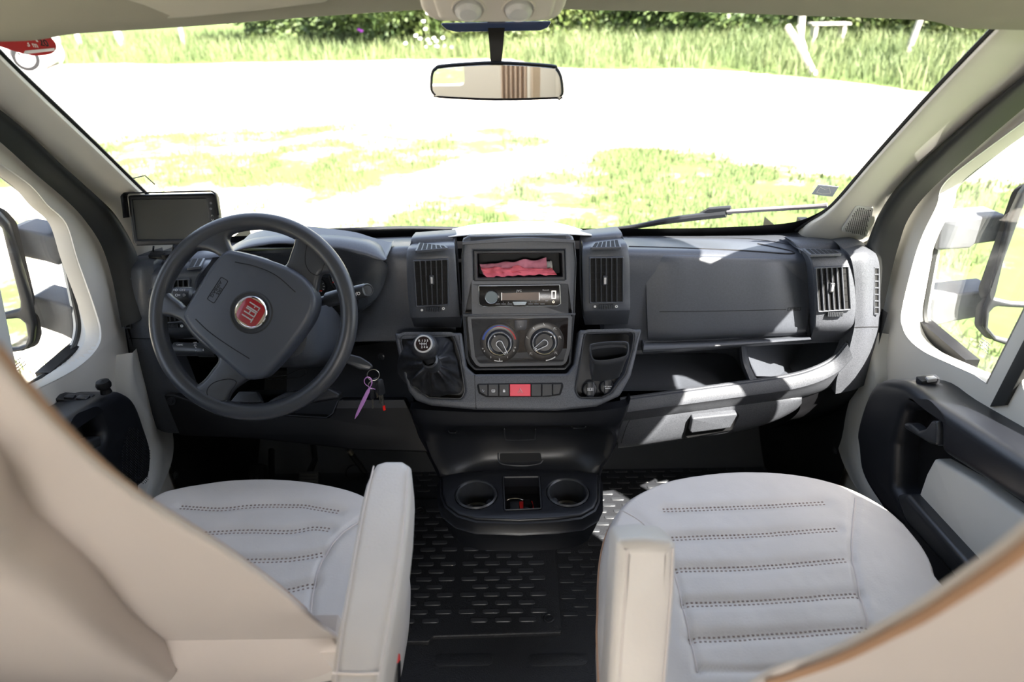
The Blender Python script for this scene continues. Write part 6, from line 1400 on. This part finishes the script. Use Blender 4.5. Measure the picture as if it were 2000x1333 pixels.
cu, bvc = cushion(po, Z1, .43, sr, rw, 'seat_cushion', LEATHER, PS)
stitches(rw, bvc, cu)
def onb(bv, pts, dz=0): 
    o = []
    for x, y in pts:
        h = bv.ray_cast(V((x, y, 2)), V((0, 0, -1)))
        if h[0] is not None: o.append(h[0] + V((0, 0, dz)))
    return o
for s in sr[:2]: mb = MB(); mb.tube(onb(bvc, s, .0005), .0013, 6); mb.build('seam_piping', LEATHER2, cu)
mb = MB(); pp = [V((x, y, Z1 - .040)) for x, y in [(p.x, p.y) for p in spl([V(p) for p in po], 6, True)]]; mb.tube(pp, .0022, 6, True); mb.build('edge_piping', PIPING, cu)
def seat_base(x0, x1, par):
    mb = MB(); mb.rings([[V((x, y, z)) for x, y in ((x0 + i_, .48), (x1 - i_, .48), (x1 - i_, .92), (x0 + i_, .92))] for z, i_ in ((.0, 0), (.30, .02), (.36, .02), (.44, -.02))], True, True, True); mb.build('seat_pedestal', BLACK, par)
seat_base(.22, .64, PS)
def armrest(F, q, th, par, bev, seam_px):
    mb = MB(); mb.plate(F, q, -th, 0, bev, seg=5, bev0=bev * .8); a = mb.build('armrest', LEATHER, par, ang=60)
    for s in seam_px:
        mb = MB(); mb.tube([F.w(x, y, .0006) for x, y in s], .0011, 6); mb.build('armrest_seam', LEATHER2, a)
    return a
FA1 = Fr(WY(1265, 1062, .56), (0, -.88, .47))
q = FA1.L([(1206, 1066), (1214, 1058), (1260, 1054), (1312, 1060), (1324, 1070), (1322, 1160), (1314, 1260), (1306, 1345), (1300, 1430), (1182, 1430), (1190, 1330), (1198, 1200)])
armrest(FA1, q, .072, PS, .015, [FA1.L([(1226, 1072), (1222, 1150), (1214, 1260), (1206, 1400)]), FA1.L([(1314, 1072), (1310, 1160), (1302, 1260), (1290, 1400)])])
mb = MB(); mb.tube([V((.135, .36, .60)), V((.30, .36, .60))], .02, 12); mb.build('armrest_pivot', BLACK, PS)
def backrest(F, out, th, par, bev, pipe, name='backrest'):
    mb = MB(); mb.plate(F, out, -th, 0, bev, seg=6, bev0=bev); b = mb.build(name, LEATHER2, par, ang=70)
    mb = MB(); mb.tube(pipe, .0034, 8); mb.build('backrest_piping', PIPING, b); return b
FB1 = Fr((.21, .326, .983), (0, -.917, -.40))
pip_ = [(1500, 1335), (1597, 1303), (1660, 1278), (1727, 1244), (1795, 1209), (1857, 1170), (1930, 1122), (2000, 1072), (2070, 1012), (2130, 955)]
q = FB1.L(pip_, 0); e = q[-1]
q = [(q[0][0] - .005, q[0][1] - .32), (q[0][0] - .004, q[0][1] - .15)] + q + [(e[0] + .05, e[1] + .05), (.28, e[1] + .10), (.40, e[1] + .10), (.50, e[1]), (.53, .0), (.52, -.35), (.48, -.50), (.1, -.52)]
qq = spl2(q, 4); qq = qq if area2(qq) > 0 else qq[::-1]
bk1 = backrest(FB1, offs(qq, -.003), .009, PS, .004, spl([FB1.p(x, y, .001) for x, y in pip_[:-1]], 4))
mb = MB(); mb.plate(FB1, shrink(qq, .22, .80), -.07, -.01, .01, seg=5, bev0=.04); mb.build('front_bolster', LEATHER, PS, ang=60)
# ---- driver seat
DS = thing('driver_seat', (-.46, .8, 0), 'cream leather captain seat at the left facing the steering wheel, armrest lowered', 'seat', None)
do = zl([(304, 988), (345, 973), (390, 964), (470, 954), (550, 954), (630, 962), (702, 978), (750, 1005), (782, 1045), (796, 1095), (794, 1150), (786, 1200), (776, 1250)], .555) + [(-.185, .72), (-.20, .63), (-.245, .61), (-.28, .68), (-.40, .70), (-.58, .70), (-.70, .72), (-.75, .78), (-.76, .80), (-.74, .92)]
sd2 = [zs([(760, 1002), (725, 1008), (694, 1024), (662, 1050), (632, 1092), (615, 1140), (608, 1190), (604, 1260)])]
rd2 = [zs([(354, 990), (430, 995), (494, 989), (582, 988), (620, 993), (662, 999)], 8), zs([(360, 1046), (420, 1042), (480, 1039), (566, 1040), (612, 1033), (646, 1036)], 8), zs([(400, 1096), (466, 1097), (550, 1096), (600, 1090), (630, 1083)], 8), zs([(440, 1160), (520, 1160), (566, 1155), (616, 1142)], 8)]
cu2, bvc2 = cushion(do, Z1, .43, sd2, rd2, 'seat_cushion', LEATHER, DS)
stitches(rd2, bvc2, cu2)
mb = MB(); mb.tube(onb(bvc2, sd2[0], .0008), .0018, 6); mb.build('seam_piping', LEATHER2, cu2)
seat_base(-.68, -.26, DS)
FA2 = Fr(WZ(760, 1000, .82), (0, 0, 1))
q = FA2.L([(724, 916), (733, 902), (752, 896), (788, 896), (802, 905), (803, 930), (799, 1000), (790, 1075), (778, 1150), (766, 1215), (754, 1280), (744, 1345), (734, 1420), (720, 1440), (640, 1440), (634, 1400), (644, 1316), (655, 1240), (671, 1160), (687, 1065), (703, 980), (714, 938)])
ar = armrest(FA2, q, .075, DS, .014, [FA2.L([(730, 912), (718, 960), (702, 1040), (686, 1130), (670, 1220), (659, 1310), (654, 1370)]), FA2.L([(797, 914), (794, 980), (786, 1060), (772, 1150), (756, 1240), (744, 1306), (734, 1380)]), FA2.L([(648, 1316), (700, 1318), (744, 1316)])])
mb = MB(); mb.tube([V((-.18, .47, .76)), V((-.25, .50, .70))], .018, 12); mb.build('armrest_pivot', BLACK, DS)
FB2 = Fr((-.25, .63, .65), (0, -.869, -.495))
sil2 = [(600, 1192), (540, 1140), (450, 1075), (370, 1025), (300, 982), (220, 922), (150, 857), (80, 782), (30, 722), (-10, 672), (-60, 605)]
q = FB2.L(sil2, -.006); e = q[-1]
q = [(.000, -.16), (.0015, -.06), (.0015, .02), (.000, .06)] + q + [(e[0] - .03, e[1] + .05), (e[0] - .12, e[1] + .09), (-.36, e[1] + .09), (-.46, e[1] - .02), (-.50, .35), (-.50, .05), (-.47, -.16)]
qq = spl2(q, 4); qq = qq if area2(qq) > 0 else qq[::-1]
bk2 = backrest(FB2, qq, .008, DS, .0035, spl([FB2.p(x, y, -.006) for x, y in [(596, 1194), (536, 1143), (446, 1079), (366, 1029), (296, 987), (216, 927), (146, 863), (76, 788), (26, 728), (-14, 678)]], 4))
mb = MB(); mb.plate(FB2, shrink(qq, .36, .84), -.08, -.004, .01, seg=5, bev0=.04); mb.build('front_bolster', LEATHER, DS, ang=60)
mb = MB(); mb.plate(FB2, spl2([(-.48, .74), (-.25, .75), (-.03, .72), (-.076, .56), (-.112, .419), (-.185, .19), (-.255, -.08), (-.29, -.15), (-.48, -.15), (-.49, .3)], 4), -.005, .045, .022, seg=5); mb.build('back_panel', LEATHER2, bk2, ang=60)
mb = MB(); mb.plate(Fr((-.47, .634, .645), (0, -.945, -.33)), rnd([(-.24, -.40), (.222, -.40), (.2205, .0), (-.24, .0)], .002), -.03, 0, .006, seg=3); mb.build('lower_back_shell', LEATHER2, DS)
# ---- belt buckle beside the driver seat
BB = thing('belt_buckle', WY(770, 1300, .62), 'black seat belt buckle with red button at the inner side of the driver seat', 'buckle')
FBB = Fr(WY(770, 1296, .60), (0, -.75, .66)); mb = MB(); mb.plate(FBB, rnd(FBB.L([(764, 1296), (778, 1296), (779, 1420), (763, 1420)]), .003), -.02, 0, .003); mb.build('buckle_body', BLACK, BB)
mb = MB(); mb.plate(FBB, rnd(FBB.L([(765, 1283), (777, 1283), (778, 1297), (764, 1297)]), .002), -.018, .001, .002); tag(mb.build('release_button', BRED, BB), 'red release button')
